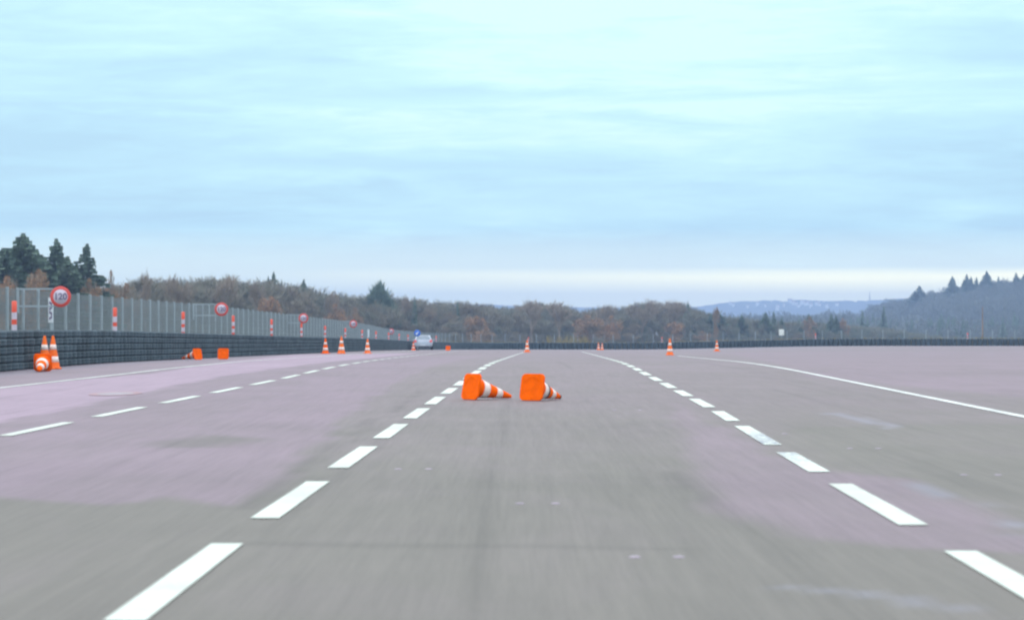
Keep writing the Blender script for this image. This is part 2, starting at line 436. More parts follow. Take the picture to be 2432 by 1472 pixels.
wear = mathn(nt, 'MULTIPLY', mathn(nt, 'MULTIPLY', wx, wy), mathn(nt, 'MULTIPLY', scr, .85))
link(nt, mixc(nt, wear, mixc(nt, f, (0.38, 0.40, 0.36), (0.58, 0.65, 0.58)), (.2, .22, .28)), b.inputs['Base Color'])
M_PAINT = m
M_PAINT_OLD = mat('road_paint_worn', (0.46, 0.48, 0.46), 0.6, 0, 0.22, 2.5)
def line_x(pts): 
    a = np.array(pts, float); return lambda y: np.interp(y, a[:, 1], a[:, 0])
fL = line_x([(-1.40, 4), (-1.388, 8.7), (-1.372, 11.66), (-1.325, 14.44), (-1.25, 19), (-1.04, 32.2), (-.21, 84), (.38, 122), (.85, 150)])
fR = line_x([(2.0, 6), (2.09, 11.28), (2.162, 15.9), (2.235, 19.75), (2.345, 24.7), (2.44, 28.75), (2.50, 33), (2.72, 50), (3.28, 84), (3.9, 122), (4.35, 150)])
fF = line_x([(-5.0, 6), (-4.72, 24), (-4.63, 28.6), (-4.27, 45), (-4.15, 64), (-4.2, 84), (-4.1, 108), (-3.8, 150), (-3.2, 200)])
fT = lambda y: 5.74 + .0156 * (y - 27)
fS = line_x([(-8.75, 6), (-8.2, 39), (-7.82, 50), (-7.66, 60), (-7.72, 80), (-7.4, 112), (-6.9, 160), (-6.3, 220)])
def strip(mb, f, y0, y1, w, n, skew=0.0, mi=0):
    yy = np.linspace(y0, y1, n + 1); vs = []
    for y in yy:
        for s_ in (-1, 1):
            x = float(f(y)) + s_ * w / 2
            vs.append((x, y, float(gz(x, y)) + .006))
    mb.add(vs, [(2 * i, 2 * i + 1, 2 * i + 3, 2 * i + 2) for i in range(n)], mi)
def dashed(name, f, phase, y_end, label, w=.155, dash=3.0, per=4.5, extra=()):
    mb = MB(); y = phase - (4 * per if not extra else 0)
    for a_, b_ in extra: strip(mb, f, a_, b_, w, 4)
    while y < y_end:
        if y > 2: strip(mb, f, y - dash, y, w, 4, mi=0 if y < 78 else 1)
        y += per
    tag(mb.build(name, [M_PAINT, M_PAINT_OLD]), label, kind='structure')
dashed('lane_marking', fL, 11.66, 150, 'white dashed line left of the two toppled cones')
dashed('lane_marking', fR, 46.3, 150, 'white dashed line right of the two toppled cones', extra=[(3.6, 6.7), (8.1, 11.28), (12.72, 15.93), (17.2, 19.75), (20.96, 24.7), (25.97, 28.75), (30.1, 33.3), (34.5, 37.3), (38.7, 41.8)])
dashed('lane_marking', fF, 25.6, 190, 'white dashed line nearest the tyre wall', .135)
mb = MB(); strip(mb, fS, 8, 215, .13, 120, mi=0)
tag(mb.build('edge_line', [M_PAINT_OLD]), 'worn solid white line along the tyre wall', kind='structure')
mb = MB(); strip(mb, fT, 8, 100, .14, 60, mi=0)
mp = mat('edge_paint', (0.50, 0.52, 0.50), .6, 0, .2, 2.0)
tag(mb.build('edge_line', [mp]), 'solid white line across the right side of the asphalt', kind='structure')

# faded round symbol painted on the left lane
mb = MB(); cx, cy = ground_at(275, 935); cz = float(gz(cx, cy)) + .006
def ring(mb, r0, r1, sx, sy, mi, z):
    n = 40; vs = []
    for i in range(n):
        t = 2 * math.pi * i / n
        for r in (r0, r1): vs.append((cx + math.cos(t) * r * sx, cy + math.sin(t) * r * sy, z))
    mb.add(vs, [(2 * i, 2 * i + 1, (2 * i + 3) % (2 * n), (2 * i + 2) % (2 * n)) for i in range(n)], mi)
ring(mb, .72, 1.0, .36, 1.0, 0, cz); ring(mb, .02, .715, .36, 1.0, 1, cz)
tag(mb.build('painted_road_symbol', [mat('faded_red_paint', (0.29, 0.18, 0.20), .7, 0, .2, 6), mat('faded_pale_paint', (0.25, 0.22, 0.25), .7, 0, .2, 6)]), 'faded round red and white symbol painted on the left lane', 'road marking')

# small sprinkler plates let into the asphalt
M_NOZ = mat('nozzle_cap', (0.30, 0.26, 0.31), .7)
noz = [(982, 1114, .22, 'left of centre, level with the left lane dashes'), (1277, 1196, .21, 'in the middle of the centre lane'), (1560, 1323, .20, 'nearest the camera, right of the centre'), (1490, 974, .30, 'farthest one, beyond the right toppled cone'), (2330, 1128, .24, 'between the dashed line and the right border'), (2052, 1065, .24, 'on the dark patch right of the dashed line'), (1836, 1030, .22, 'touching the right dashed line')]
for px, py, w, lab in noz:
    X, Y = ground_at(px, py)
    e = empty('sprinkler_nozzle', (X, Y, float(gz(X, Y))), 0, 'small pale sprinkler plate in the asphalt, ' + lab, 'sprinkler', 'sprinkler plates let into the asphalt')
    for s_ in (-1, 1):
        MB().lathe([(0.0001, .006), (.020, .0055), (.026, .003), (.028, 0)], 14, M=Matrix.Translation((s_ * w / 2, 0, .001))).build('nozzle_cap', M_NOZ, e)

# ------------------------------------------------------------------ traffic cones
CH, CP, CW = .72, .18, .028           # height, half base plate, plate thickness
def cone_r(z): return .148 + (.026 - .148) * (z - CW) / (CH - CW)
def rsq(h, r, n=6):
    out = []
    for qx, qy, a0 in ((1, 1, 0), (-1, 1, 90), (-1, -1, 180), (1, -1, 270)):
        for i in range(n):
            a = R(a0 + 90 * i / (n - 1)); out.append((qx * (h - r) + r * math.cos(a), qy * (h - r) + r * math.sin(a)))
    return out
def make_cone(kind='two', om=None):
    om = om or M_ORANGE
    t = empty('traffic_cone', (0, 0, 0))
    # plate with a round hole into the hollow body
    mb = MB(); o0 = rsq(CP, .058); o_ = []
    for i_ in range(48):      # plate outline resampled at even angles
        a_ = 2 * math.pi * i_ / 48; best = None
        for j_ in range(len(o0)):
            p_, q_ = o0[j_], o0[(j_ + 1) % len(o0)]; dx_, dy_ = q_[0] - p_[0], q_[1] - p_[1]
            den = math.cos(a_) * dy_ - math.sin(a_) * dx_
            if abs(den) < 1e-9: continue
            t_ = (p_[0] * dy_ - p_[1] * dx_) / den; u_ = (p_[0] * math.sin(a_) - p_[1] * math.cos(a_)) / den
            if t_ > 0 and -1e-6 <= u_ <= 1 + 1e-6: best = t_
        o_.append((best * math.cos(a_), best * math.sin(a_)))
    n = len(o_); vs = []
    rin = .132
    ang = [math.atan2(y, x) for x, y in o_]
    for z, k in ((.0, .985), (.008, 1.0), (CW - .006, 1.0), (CW, .97)): vs += [(x * k, y * k, z) for x, y in o_]
    top = [(.152 * math.cos(a), .152 * math.sin(a), CW + .002) for a in ang]
    bot = [(rin * math.cos(a), rin * math.sin(a), .0) for a in ang]
    vs += top + bot
    fs = []
    for j in range(3): fs += [(j * n + i, j * n + (i + 1) % n, (j + 1) * n + (i + 1) % n, (j + 1) * n + i) for i in range(n)]
    fs += [(3 * n + i, 3 * n + (i + 1) % n, 4 * n + (i + 1) % n, 4 * n + i) for i in range(n)]
    fs += [(i, 5 * n + i, 5 * n + (i + 1) % n, (i + 1) % n) for i in range(n)]
    mb.add(vs, fs)
    mb.build('base_plate', om, t)
    mb = MB()
    prof = [(.0001, .003), (.075, .004), (.118, .006), (rin, 0.001)]
    mb.lathe(prof, 28)
    prof = [(.0001, CH - .03), (.012, CH - .012), (.018, CH), (.024, CH - .004), (.026, CH - .02)]
    prof += [(cone_r(z), z) for z in np.linspace(CH - .06, CW + .02, 8)] + [(.158, CW + .004)]
    mb.lathe(prof, 28); mb.build('cone_body', om, t)
    for z0, z1 in ((.15, .27), (.42, .53)):
        MB().lathe([(cone_r(z0) - .001, z0 - .0005), (cone_r(z0) + .003, z0), (cone_r(z1) + .003, z1), (cone_r(z1) - .001, z1 + .0005)], 28).build('reflective_band', M_BAND, t)
    if kind == 'ringed':
        MB().lathe([(cone_r(.285) + .001, .278), (cone_r(.285) + .007, .282), (cone_r(.315) + .007, .312), (cone_r(.315) + .001, .316)], 28).build('black_ring', M_BLACKBAND, t)
        MB().lathe([(.020, CH - .02), (.031, CH - .03), (.030, CH - .004), (.018, CH + .004), (.001, CH + .005)], 20).build('tip_cap', M_BLACKBAND, t)
    return t
def stand(t, px, Y, label, tilt=0, py=None, sc=1.0):
    X = PX(px, Y); t.location = (X, Y, float(gz(X, Y)) + .006); t.scale = (sc,) * 3
    t.rotation_euler = (0, 0, R(random.uniform(0, 90)))
    tag(t, label, 'traffic cone', 'orange traffic cones')
def lay(t, px, Y, az, label, sc=1.0, roll=0.0):
    """toppled: rests on one edge of its plate and on its tip; az = heading of the tip (0 = +Y, positive to the right)"""
    th = math.asin((CP - .028) / math.hypot(CH, CP)) + .0
    tilt = math.pi / 2 + math.atan2(CP - .026, CH)
    Mx = Matrix.Rotation(-az, 4, 'Z') @ Matrix.Rotation(-tilt, 4, 'X') @ Matrix.Rotation(roll, 4, 'Z')
    X = PX(px, Y); z0 = float(gz(X, Y))
    zmin = min((Mx @ Vector((sx * CP * .985, sy * CP * .985, z))).z for sx in (-1, 1) for sy in (-1, 1) for z in (0, CW))
    t.matrix_world = Matrix.Translation((X, Y, z0 + .004 - zmin * sc)) @ Mx @ Matrix.Scale(sc, 4)
    tag(t, label, 'traffic cone', 'orange traffic cones')
cone = make_cone(); ringed = make_cone('ringed', M_ORANGE); faded = make_cone('two', M_ORANGE2)
first = [True, True]
def get(src, i):
    if first[i]: first[i] = False; return src
    return copy_tree(src)
lay(get(cone, 0), 1118, 33.0, R(51), 'toppled orange cone with broad white bands, left of the two in front')
lay(ringed, 1263, 32.6, R(33), 'toppled orange cone with a black ring round its body', 1.02)
stand(get(faded, 1), 106, 53.9, 'upright cone by the tyre wall, directly behind the toppled cone', 0, None, 1.03)
stand(get(faded, 1), 126, 54.2, 'upright cone by the tyre wall, right of its upright neighbour', 0, None, 1.03)
lay(get(cone, 0), 102, 51.6, R(176), 'toppled cone by the tyre wall with its tip towards the camera', 1.06)
lay(get(cone, 0), 470, 77.0, R(-52), 'toppled cone by the tyre wall, tip pointing left behind its plate', 1.0)
lay(get(cone, 0), 530, 79.0, R(4), 'toppled cone by the tyre wall showing only its square base')
stand(get(cone, 0), 773, 122.0, 'bright orange upright cone, leftmost of the three beyond the toppled ones', 0, None, 1.08)
stand(get(faded, 1), 811, 121.0, 'pale orange upright cone, middle and tallest of three by the wall', 0, None, 1.22)
stand(get(faded, 1), 873, 124.0, 'pale orange upright cone, rightmost of the three by the wall', 0, None, 1.05)
lay(get(cone, 0), 1064, 182.0, R(12), 'tiny toppled cone on the far asphalt right of the car')
stand(get(faded, 1), 1252, 142.0, 'upright cone at the far end of the left dashed line')
stand(get(faded, 1), 1421.5, 235.0, 'left one of two small cones standing close together far away')
stand(get(faded, 1), 1430, 237.0, 'right one of two small cones standing close together far away', 0, None, .95)
stand(get(faded, 1), 1591, 106.0, 'largest upright cone right of the centre, past the right dashes')
stand(get(faded, 1), 1702.5, 160.0, 'small upright cone farthest to the right on the asphalt')
stand(get(cone, 0), 982, 205.0, 'small dull red cone at the left corner of the car')

# ------------------------------------------------------------------ tyre wall
tyre_prof = [(.175, .020), (.205, .004), (.262, .002), (.286, .016), (.298, .040), (.300, .068), (.293, .078), (.293, .097), (.300, .107), (.298, .135), (.286, .158), (.262, .172), (.205, .171), (.175, .155)]
def stack_mb(n=5, seg=18, seed=0):
    rnd = random.Random(seed); mb = MB()
    for k in range(n):
        M_ = Matrix.Translation((rnd.uniform(-.014, .014), rnd.uniform(-.014, .014), k * .174)) @ Matrix.Rotation(rnd.uniform(0, 1), 4, 'Z')
        s_ = rnd.uniform(.97, 1.0)
        mb.lathe([(r * s_, z) for r, z in tyre_prof], seg, closed=True, M=M_)
    return mb
stacks = [stack_mb(seed=i).mesh('tyre_stack', M_TYRE) for i in range(5)]
def stack_np(seed):
    me = stacks[seed]; v = np.empty(len(me.vertices) * 3, np.float32); me.vertices.foreach_get('co', v)
    return v.reshape(-1, 3), np.array([tuple(p.vertices) for p in me.polygons])
def barrier(name, pts, label, near):
    root = empty(name, (float(pts[0][0]), float(pts[0][1]), float(gz(*pts[0]))), 0, label, 'tyre wall', 'black tyre walls round the asphalt')
    base = Vector(root.location)
    for i in near:
        x, y = pts[i]
        o_ = link_mesh('tyre_stack', stacks[i % 5], root)
        o_.location = Vector((x, y, float(gz(x, y)))) - base; o_.rotation_euler = (0, 0, i * 1.7)
    rest = [i for i in range(len(pts)) if i not in set(near)]
    if rest:
        VV, QQ, n0 = [], [], 0
        cache = [stack_np(k) for k in range(5)]
        for i in rest:
            v, q = cache[i % 5]; x, y = pts[i]; c, s_ = math.cos(i * 1.7), math.sin(i * 1.7)
            w = np.stack([v[:, 0] * c - v[:, 1] * s_ + x - base.x, v[:, 0] * s_ + v[:, 1] * c + y - base.y, v[:, 2] + float(gz(x, y)) - base.z], 1)
            VV.append(w); QQ.append(q + n0); n0 += len(v)
        o_ = link_mesh('tyre_stack_row', np_mesh('tyre_stack_row', np.concatenate(VV), np.concatenate(QQ), M_TYRE, smooth=True), root)
        o_['kind'] = 'stuff'
    return root
WL = wall[:corner]; WF = wall[corner:]
i0 = int(np.argmin(np.abs(WL[:, 1] - 51)))
barrier('tyre_wall', WL, 'long wall of stacked black tyres curving along the left side', list(range(i0, i0 + 100)))
j0 = int(np.argmin(np.abs(WF[:, 0] - 4)))
barrier('tyre_wall', WF, 'low dark wall of tyres straight across the far end', list(range(j0, j0 + 100)))

# ------------------------------------------------------------------ fences
def fence(P, step, h, label, wstep, fr_cap=100):
    pts = resample(P, step)
    x0, y0 = pts[0]; base = Vector((x0, y0, float(gz(x0, y0))))
    root = empty('mesh_fence', base, 0, label, 'fence', 'steel mesh fences behind the tyre walls')
    pm = MB().box((0, 0, h / 2), (.036, .036, h / 2)).box((0, 0, h + .006), (.041, .041, .006)).mesh('post', M_GALV)
    near = sorted(range(len(pts)), key=lambda i: abs(pts[i][1] - 0) if pts[i][1] > 56 else 1e5)[:fr_cap]
    rest = MB()
    for i, (x, y) in enumerate(pts):
        l = Vector((x, y, float(gz(x, y)))) - base
        if i in near:
            o_ = link_mesh('post', pm, root); o_.location = l
        else:
            rest.box(l + Vector((0, 0, h / 2)), (.036, .036, h / 2))
    if rest.v:
        o_ = rest.build('post_row', M_GALV, root); o_['kind'] = 'stuff'
    W = resample(P, wstep); w = .0026
    n = len(W); X, Y = W[:, 0] - base.x, W[:, 1] - base.y; Z = gz(W[:, 0], W[:, 1]) - base.z
    vs = []
    for zz in (.05, h - .03):
        for dx, dy in ((-w, -w), (w, -w), (w, w), (-w, w)): vs.append(np.stack([X + dx, Y + dy, Z + zz], 1))
    VV = np.stack(vs, 1).reshape(-1, 3)
    q = np.array([(0, 1, 5, 4), (1, 2, 6, 5), (2, 3, 7, 6), (3, 0, 4, 7)])
    QQ = (q[None] + 8 * np.arange(n)[:, None, None]).reshape(-1, 4)
    # horizontal double wires
    H = resample(P, 1.0); T = np.gradient(H, axis=0); T /= np.hypot(T[:, 0], T[:, 1])[:, None]; N_ = np.stack([-T[:, 1], T[:, 0]], 1)
    V2, Q2, n0 = [VV], [QQ], len(VV)
    for k in range(10):
        zz = .05 + k * (h - .08) / 9; hw = .0035
        Zh = gz(H[:, 0], H[:, 1]) - base.z + zz
        ring_ = [np.column_stack([H[:, 0] - base.x + N_[:, 0] * a, H[:, 1] - base.y + N_[:, 1] * a, Zh + c]) for a, c in ((-hw, -hw), (hw, -hw), (hw, hw), (-hw, hw))]
        vv = np.stack(ring_, 1).reshape(-1, 3); k_ = np.arange(len(H) - 1) * 4
        for a in range(4):
            bq = (a + 1) % 4; Q2.append(np.stack([k_ + a, k_ + bq, k_ + 4 + bq, k_ + 4 + a], 1) + n0)
        V2.append(vv); n0 += len(vv)
    link_mesh('wire_mesh', np_mesh('wire_mesh', np.concatenate(V2), np.concatenate(Q2), M_WIRE), root)
    return root
FO = offset(wall, 2.0)
fence(FO[:corner + 6], 2.05, 1.98, 'tall grey mesh fence with closely set posts along the left side', .05)
fence(FO[corner + 7:], 2.62, 1.95, 'thin mesh fence behind the far tyre wall', .10)

# ------------------------------------------------------------------ speed limit signs on brackets
def text_mesh(s, size, depth=.002):
    cu = bpy.data.curves.new('txt', 'FONT'); cu.body = s; cu.size = size; cu.align_x = 'CENTER'; cu.align_y = 'CENTER'
    cu.extrude = depth; cu.offset = .006 * size / .2
    o_ = bpy.data.objects.new('txt', cu); C.objects.link(o_)
    dg = bpy.context.evaluated_depsgraph_get(); me = bpy.data.meshes.new_from_object(o_.evaluated_get(dg))
    bpy.data.objects.remove(o_); me.materials.clear(); me.materials.append(M_DIGIT); return me
digits = text_mesh('120', .235)
def make_speed_sign():
    t = empty('speed_limit_sign', (0, 0, 0))
    # origin: fence line at ground height; arm reaches 1.13 m towards the asphalt (+x); faces -y
    RX = Matrix.Rotation(R(90), 4, 'X')
    ctr = Vector((1.14, -.05, 1.75))
    br_ = MB()
    for z in (1.955, 1.50): br_.box((.52, 0, z), (.52, .022, .022))
    br_.box((0.0, 0, 1.66), (.03, .03, .33)).box((1.02, 0, 1.74), (.022, .022, .26))
    br_.build('bracket', M_GALV, t)
    MB().lathe([(.0001, -.012), (.272, -.012), (.276, -.006), (.272, 0), (.19, 0)], 40, M=Matrix.Translation(ctr) @ RX).build('red_ring', M_SIGNRED, t)
    MB().lathe([(.193, .0), (.192, .0025), (.0001, .0025)], 40, M=Matrix.Translation(ctr) @ RX).build('white_face', M_WHITE, t)
    o_ = link_mesh('digits', digits, t); o_.matrix_local = Matrix.Translation(ctr + Vector((0, -.007, 0))) @ RX
    return t
sgn = make_speed_sign()
fl = FO[:corner]
sl = ['nearest and largest round 120 speed sign on the left fence', 'second round 120 speed sign along the left fence', 'third round 120 speed sign, right above a striped marker', 'fourth round 120 speed sign along the left fence', 'farthest round speed sign, small, left of the car']
for i, (Yd, pxs, lab) in enumerate(zip((63.7, 98.5, 137.0, 176.0, 231.0), (145, 526, 721, 839, 929), sl)):
    t = sgn if i == 0 else copy_tree(sgn)
    x = float(np.interp(Yd, fl[:, 1], fl[:, 0]))
    t.location = (PX(pxs, Yd) - 1.14, Yd, float(gz(x, Yd)))
    t.rotation_euler = (0, 0, R((-1, 2, -1.5, 1, 0)[i]))
    tag(t, lab, 'speed sign', 'round speed limit signs bracketed to the fence')

# narrow upright board with a column of lilac marks
def board(name, px, Yd, ytop, ybot, wpx, label, marks):
    s_ = F / Yd; X = PX(px, Yd); zt, zb = (762 - ytop) / s_, (762 - ybot) / s_; w = wpx / s_ / 2
    g0 = float(gz(X, Yd)); t = empty(name, (X, Yd, g0), 0, label, 'sign board')
    MB().box((0, 0, (zt + zb) / 2 - g0), (w, .012, (zt - zb) / 2)).build('board', M_WHITE2, t)
    MB().box((0, .04, (zt - g0) / 2), (.025, .025, (zt - g0) / 2 - .03)).build('post', M_GALV, t)
    if marks:
        mk = MB(); n = 4; H_ = zt - zb
        for k in range(n):
            zc = zt - g0 - H_ * (.24 + .19 * k)
            for q in range(3):
                mk.box((w * (-.35 + .35 * q) * (1 if k % 2 else -1), -.015, zc + H_ * .03 * (q - 1)), (w * (.26 if q != 1 else .4), .002, H_ * (.035 if q == 1 else .055)))
        mk.build('lettering', M_MARK, t)
    return t
board('banner_board', 120.5, 66.5, 706, 766, 11.5, 'narrow white board with a column of lilac characters, under the nearest speed sign', True)
board('banner_board', 671, 136.5, 752, 785, 5, 'slim pale upright board left of the third speed sign', False)
board('banner_board', 875, 190.0, 782, 801, 4, 'slim pale upright board between the fourth and fifth speed signs', False)

# ------------------------------------------------------------------ striped marker posts behind the wall
def make_marker(h=1.56):
    t = empty('marker_post', (0, 0, 0)); r = .062
    b_ = [0.0, .55, .70, .88, 1.03, 1.16, 1.30, h]
    z = h
    for k_, (dz, col_) in enumerate(((.26, 1), (.17, 0), (.125, 1), (.16, 0), (.2, 1), (.2, 0), (None, 0))):
        dz = z if dz is None else dz
        pr = [(r, z - dz), (r, z)] + ([(r * .8, h + .012), (.0001, h + .016)] if k_ == 0 else [])
        MB().lathe(pr, 14).build(('red_band' if col_ else 'white_band') if k_ < 6 else 'pole', M_RED if col_ else M_WHITE, t); z -= dz
    return t
mk0 = make_marker()
mk_px = [(34, 58.5), (273, 73.5), (435, 89), (554, 104.5), (645, 121), (716, 137), (772, 153), (820, 169), (860, 185), (893, 201), (923, 217), (948, 234), (969, 251)]
lab_mk = ['nearest red and white marker post, at the left border', 'striped marker post right of the nearest speed sign', 'striped marker post left of the second speed sign', 'striped marker post just right of the second speed sign', 'striped marker post left of the third speed sign, alone', 'striped marker post under the third speed sign', 'striped marker post right above the bright orange cone', 'striped marker post touching the fourth speed sign on its left', 'striped marker post right of the fourth speed sign', 'striped marker post left of the fifth speed sign', 'striped marker post under the fifth speed sign', 'small striped marker post first right of the fifth speed sign', 'small striped marker post last before the car']
i = 0
for (px, Y), lab in zip(mk_px, lab_mk):
    t = mk0 if i == 0 else copy_tree(mk0); i += 1
    X = PX(px, Y); t.location = (X, Y, float(gz(X, Y))); t.rotation_euler = (0, 0, i)
    tag(t, lab, 'marker post', 'red and white marker posts behind the tyre wall')
MO = offset(wall, 1.0)
for px, lab in ((1036, 'striped marker post right of the car'), (1255, 'striped marker post right behind the central upright cone'), (1572, 'striped marker post left of the large right cone'), (1937, 'striped marker post right of the small white square sign'), (2298, 'striped marker post farthest to the right, near the brown pole')):
    P = MO[MO[:, 1] > 255]; k = int(np.argmin(np.abs(1216 + F * P[:, 0] / P[:, 1] - px)))
    t = copy_tree(mk0); X, Y = P[k]; X = PX(px, Y); t.location = (X, Y, float(gz(X, Y)))
    tag(t, lab, 'marker post', 'red and white marker posts behind the tyre wall')

# ------------------------------------------------------------------ white square sign, blue round sign
Y = 308.0; X = PX(1856, Y); g0 = float(gz(X, Y)); zc = (762 - 789) / (F / Y) - g0
t = empty('square_sign', (X, Y, g0), 0, 'small white square sign above the far tyre wall', 'sign')
MB().box((0, 0, zc), (.32, .012, .38)).build('sign_face', mat('bright_white', (.85, .86, .86), .4), t)
MB().tube((0, .04, 0), (0, .04, zc + .2), .03).build('post', M_GALV, t)

Y = 214.0; X = PX(991, Y); g0 = float(gz(X, Y)); zc = (762 - 791) / (F / Y) - g0
t = empty('blue_sign', (X, Y, g0), 0, 'round blue sign with a white arrow beside the car', 'sign')
RX = Matrix.Rotation(R(90), 4, 'X')
MB().lathe([(.0001, -.012), (.285, -.012), (.29, -.005), (.285, 0), (.0001, .0)], 36, M=Matrix.Translation((0, 0, zc)) @ RX).build('blue_disc', M_BLUE, t)
ar = MB(); Rm = Matrix.Translation((0, -.006, zc)) @ Matrix.Rotation(R(-45), 4, 'Y')
def flat(mb, pts, M_): 
    n = len(pts); vs = [M_ @ Vector((x, -.002, z)) for x, z in pts] + [M_ @ Vector((x, .004, z)) for x, z in pts]
    mb.add(vs, [tuple(range(n)), tuple(range(2 * n - 1, n - 1, -1))] + [(i, i + n, (i + 1) % n + n, (i + 1) % n) for i in range(n)])
flat(ar, [(-.035, .17), (-.035, -.03), (-.12, -.03), (0, -.19), (.12, -.03), (.035, -.03), (.035, .17)], Matrix.Translation((0, -.006, zc)) @ Matrix.Rotation(R(45), 4, 'Y'))
ar.build('arrow', mat('arrow_white', (.7, .75, .8), .5), t)
MB().tube((0, .04, 0), (0, .04, zc + .15), .03).build('post', M_GALV, t)
MB().box((0, .04, .04), (.2, .28, .04)).build('foot', M_BLACKBAND, t)

# ------------------------------------------------------------------ the parked car (seen from behind)
M_CAR = mat('car_paint', (0.42, 0.46, 0.54), .3, .3, .04, 1.5)
M_GLASS = mat('car_glass', (0.20, 0.26, 0.32), .08, 0, .1, 2, .9)
M_TAIL = mat('tail_light_red', (0.75, 0.09, 0.09), .25)
M_DARK = mat('dark_trim', (0.05, 0.045, 0.06), .6)
M_RIM = mat('wheel_rim', (0.35, .36, .38), .35, .7)
def make_car():
    t = empty('car', (0, 0, 0))
    # side profile: y from the tail, roof / bonnet height, half width at the belt and at the top
    prof = [(0.0, .60, .74, .70), (.04, .92, .80, .72), (.10, 1.00, .82, .70), (.30, 1.30, .83, .62), (.46, 1.40, .835, .60), (.9, 1.445, .84, .60), (1.8, 1.45, .84, .60), (2.3, 1.41, .84, .60), (2.75, 1.17, .835, .64), (3.15, .96, .83, .72), (3.6, .90, .81, .70), (3.95, .80, .76, .64), (4.05, .60, .70, .6)]
    mb = MB(); n = 0; vs = []
    for y, zt, wb, wt in prof:
        zb = .27 if .1 < y < 3.9 else .36; belt = min(.93, zt - .02)
        half = [(wb * .55, zb), (wb * .93, zb + .03), (wb, zb + .16), (wb * 1.01, .62 if zt > .7 else zt - .06), (wb * .985, belt), (wt + (wb - wt) * .12, zt - .06), (wt * .93, zt - .015), (wt * .5, zt)]
        sec = half + [(-x, z) for x, z in half[::-1]]
        vs += [(x, y, z) for x, z in sec]; n = len(sec)
    fs = []
    for j in range(len(prof) - 1): fs += [(j * n + i, j * n + (i + 1) % n, (j + 1) * n + (i + 1) % n, (j + 1) * n + i) for i in range(n)]
    fs += [tuple(range(n))[::-1], tuple(range((len(prof) - 1) * n, len(prof) * n))]
    mb.add(vs, fs, 0, True)
    body = mb.build('body', M_CAR, t)
    bv = body.modifiers.new('bevel', 'BEVEL'); bv.width = .02; bv.segments = 2; bv.limit_method = 'ANGLE'
    def slab(name, pts, th, mt, par=t):
        """flat panel: four corners, given thickness along its normal"""
        p = [Vector(q) for q in pts]; nrm_ = (p[1] - p[0]).cross(p[3] - p[0]).normalized() * th
        a = MB(); k = len(p); a.add(p + [q + nrm_ for q in p], [tuple(range(k))[::-1], tuple(range(k, 2 * k))] + [(i_, (i_ + 1) % k, (i_ + 1) % k + k, i_ + k) for i_ in range(k)])
        return a.build(name, mt, par)
    slab('rear_window', [(-.66, .105, 1.015), (.66, .105, 1.015), (.545, .315, 1.335), (-.545, .315, 1.335)], .012, M_GLASS)
    for s_ in (-1, 1):
        q = [(s_ * .800, .42, .99), (s_ * .805, 2.85, .97), (s_ * .655, 2.30, 1.35), (s_ * .650, .60, 1.36)]
        slab('side_window', q if s_ < 0 else q[::-1], .012 , M_GLASS)
        a = MB(); a.add([(s_ * .56, -.012, .78), (s_ * .80, -.004, .76), (s_ * .83, .05, .99), (s_ * .70, .055, 1.03), (s_ * .60, -.004, .93), (s_ * .56, .09, .78), (s_ * .80, .2, .76), (s_ * .845, .2, .99), (s_ * .70, .2, 1.03), (s_ * .60, .15, .93)], [(0, 1, 2, 3, 4) if s_ > 0 else (4, 3, 2, 1, 0), (9, 8, 7, 6, 5) if s_ > 0 else (5, 6, 7, 8, 9)] + [((i_, i_ + 5, (i_ + 1) % 5 + 5, (i_ + 1) % 5) if s_ > 0 else ((i_ + 1) % 5, (i_ + 1) % 5 + 5, i_ + 5, i_)) for i_ in range(5)])
        a.build('tail_light', M_TAIL, t)
        a = MB().box((s_ * .93, 2.65, 1.0), (.09, .05, .06)); a.build('wing_mirror', M_CAR, t)
        for y in (.72, 3.25):
            w = empty('wheel', (s_ * .77, y, .31)); w.parent = t
            MR = Matrix.Rotation(R(90), 4, 'Y')
            MB().lathe([(.19, -.09), (.28, -.10), (.305, -.07), (.31, 0), (.305, .07), (.28, .10), (.19, .09)], 28, closed=True, M=MR).build('tyre', M_TYRE2, w)
            MB().lathe([(.0001, s_ * .07), (.07, s_ * .075), (.17, s_ * .06), (.192, s_ * .092), (.192, -.08)], 24, M=MR).build('rim', M_RIM, w)
    MB().box((0, .01, .47), (.70, .05, .085)).box((0, .03, .36), (.62, .05, .05), 1).build('bumper', [M_CAR, M_DARK], t)
    MB().box((0, -.045, .50), (.26, .006, .055)).build('number_plate', M_WHITE2, t)
    MB().box((0, .34, 1.40), (.5, .06, .02)).build('roof_spoiler', M_CAR, t)
    slab('windscreen', [(.66, 3.14, .985), (-.66, 3.14, .985), (-.55, 2.36, 1.405), (.55, 2.36, 1.405)], .012, M_GLASS)
    for s_ in (-1, 1): MB().box((s_ * .6, 3.93, .68), (.14, .07, .06)).build('headlight', M_WHITE2, t)
    return t
car = make_car(); Y = 222.0; X = PX(1005, Y)
car.location = (X, Y, float(gz(X, Y))); car.scale = (1, 1, .93); car.rotation_euler = (0, 0, R(1.0))
tag(car, 'pale silver hatchback parked by the tyre wall, seen from behind', 'car')

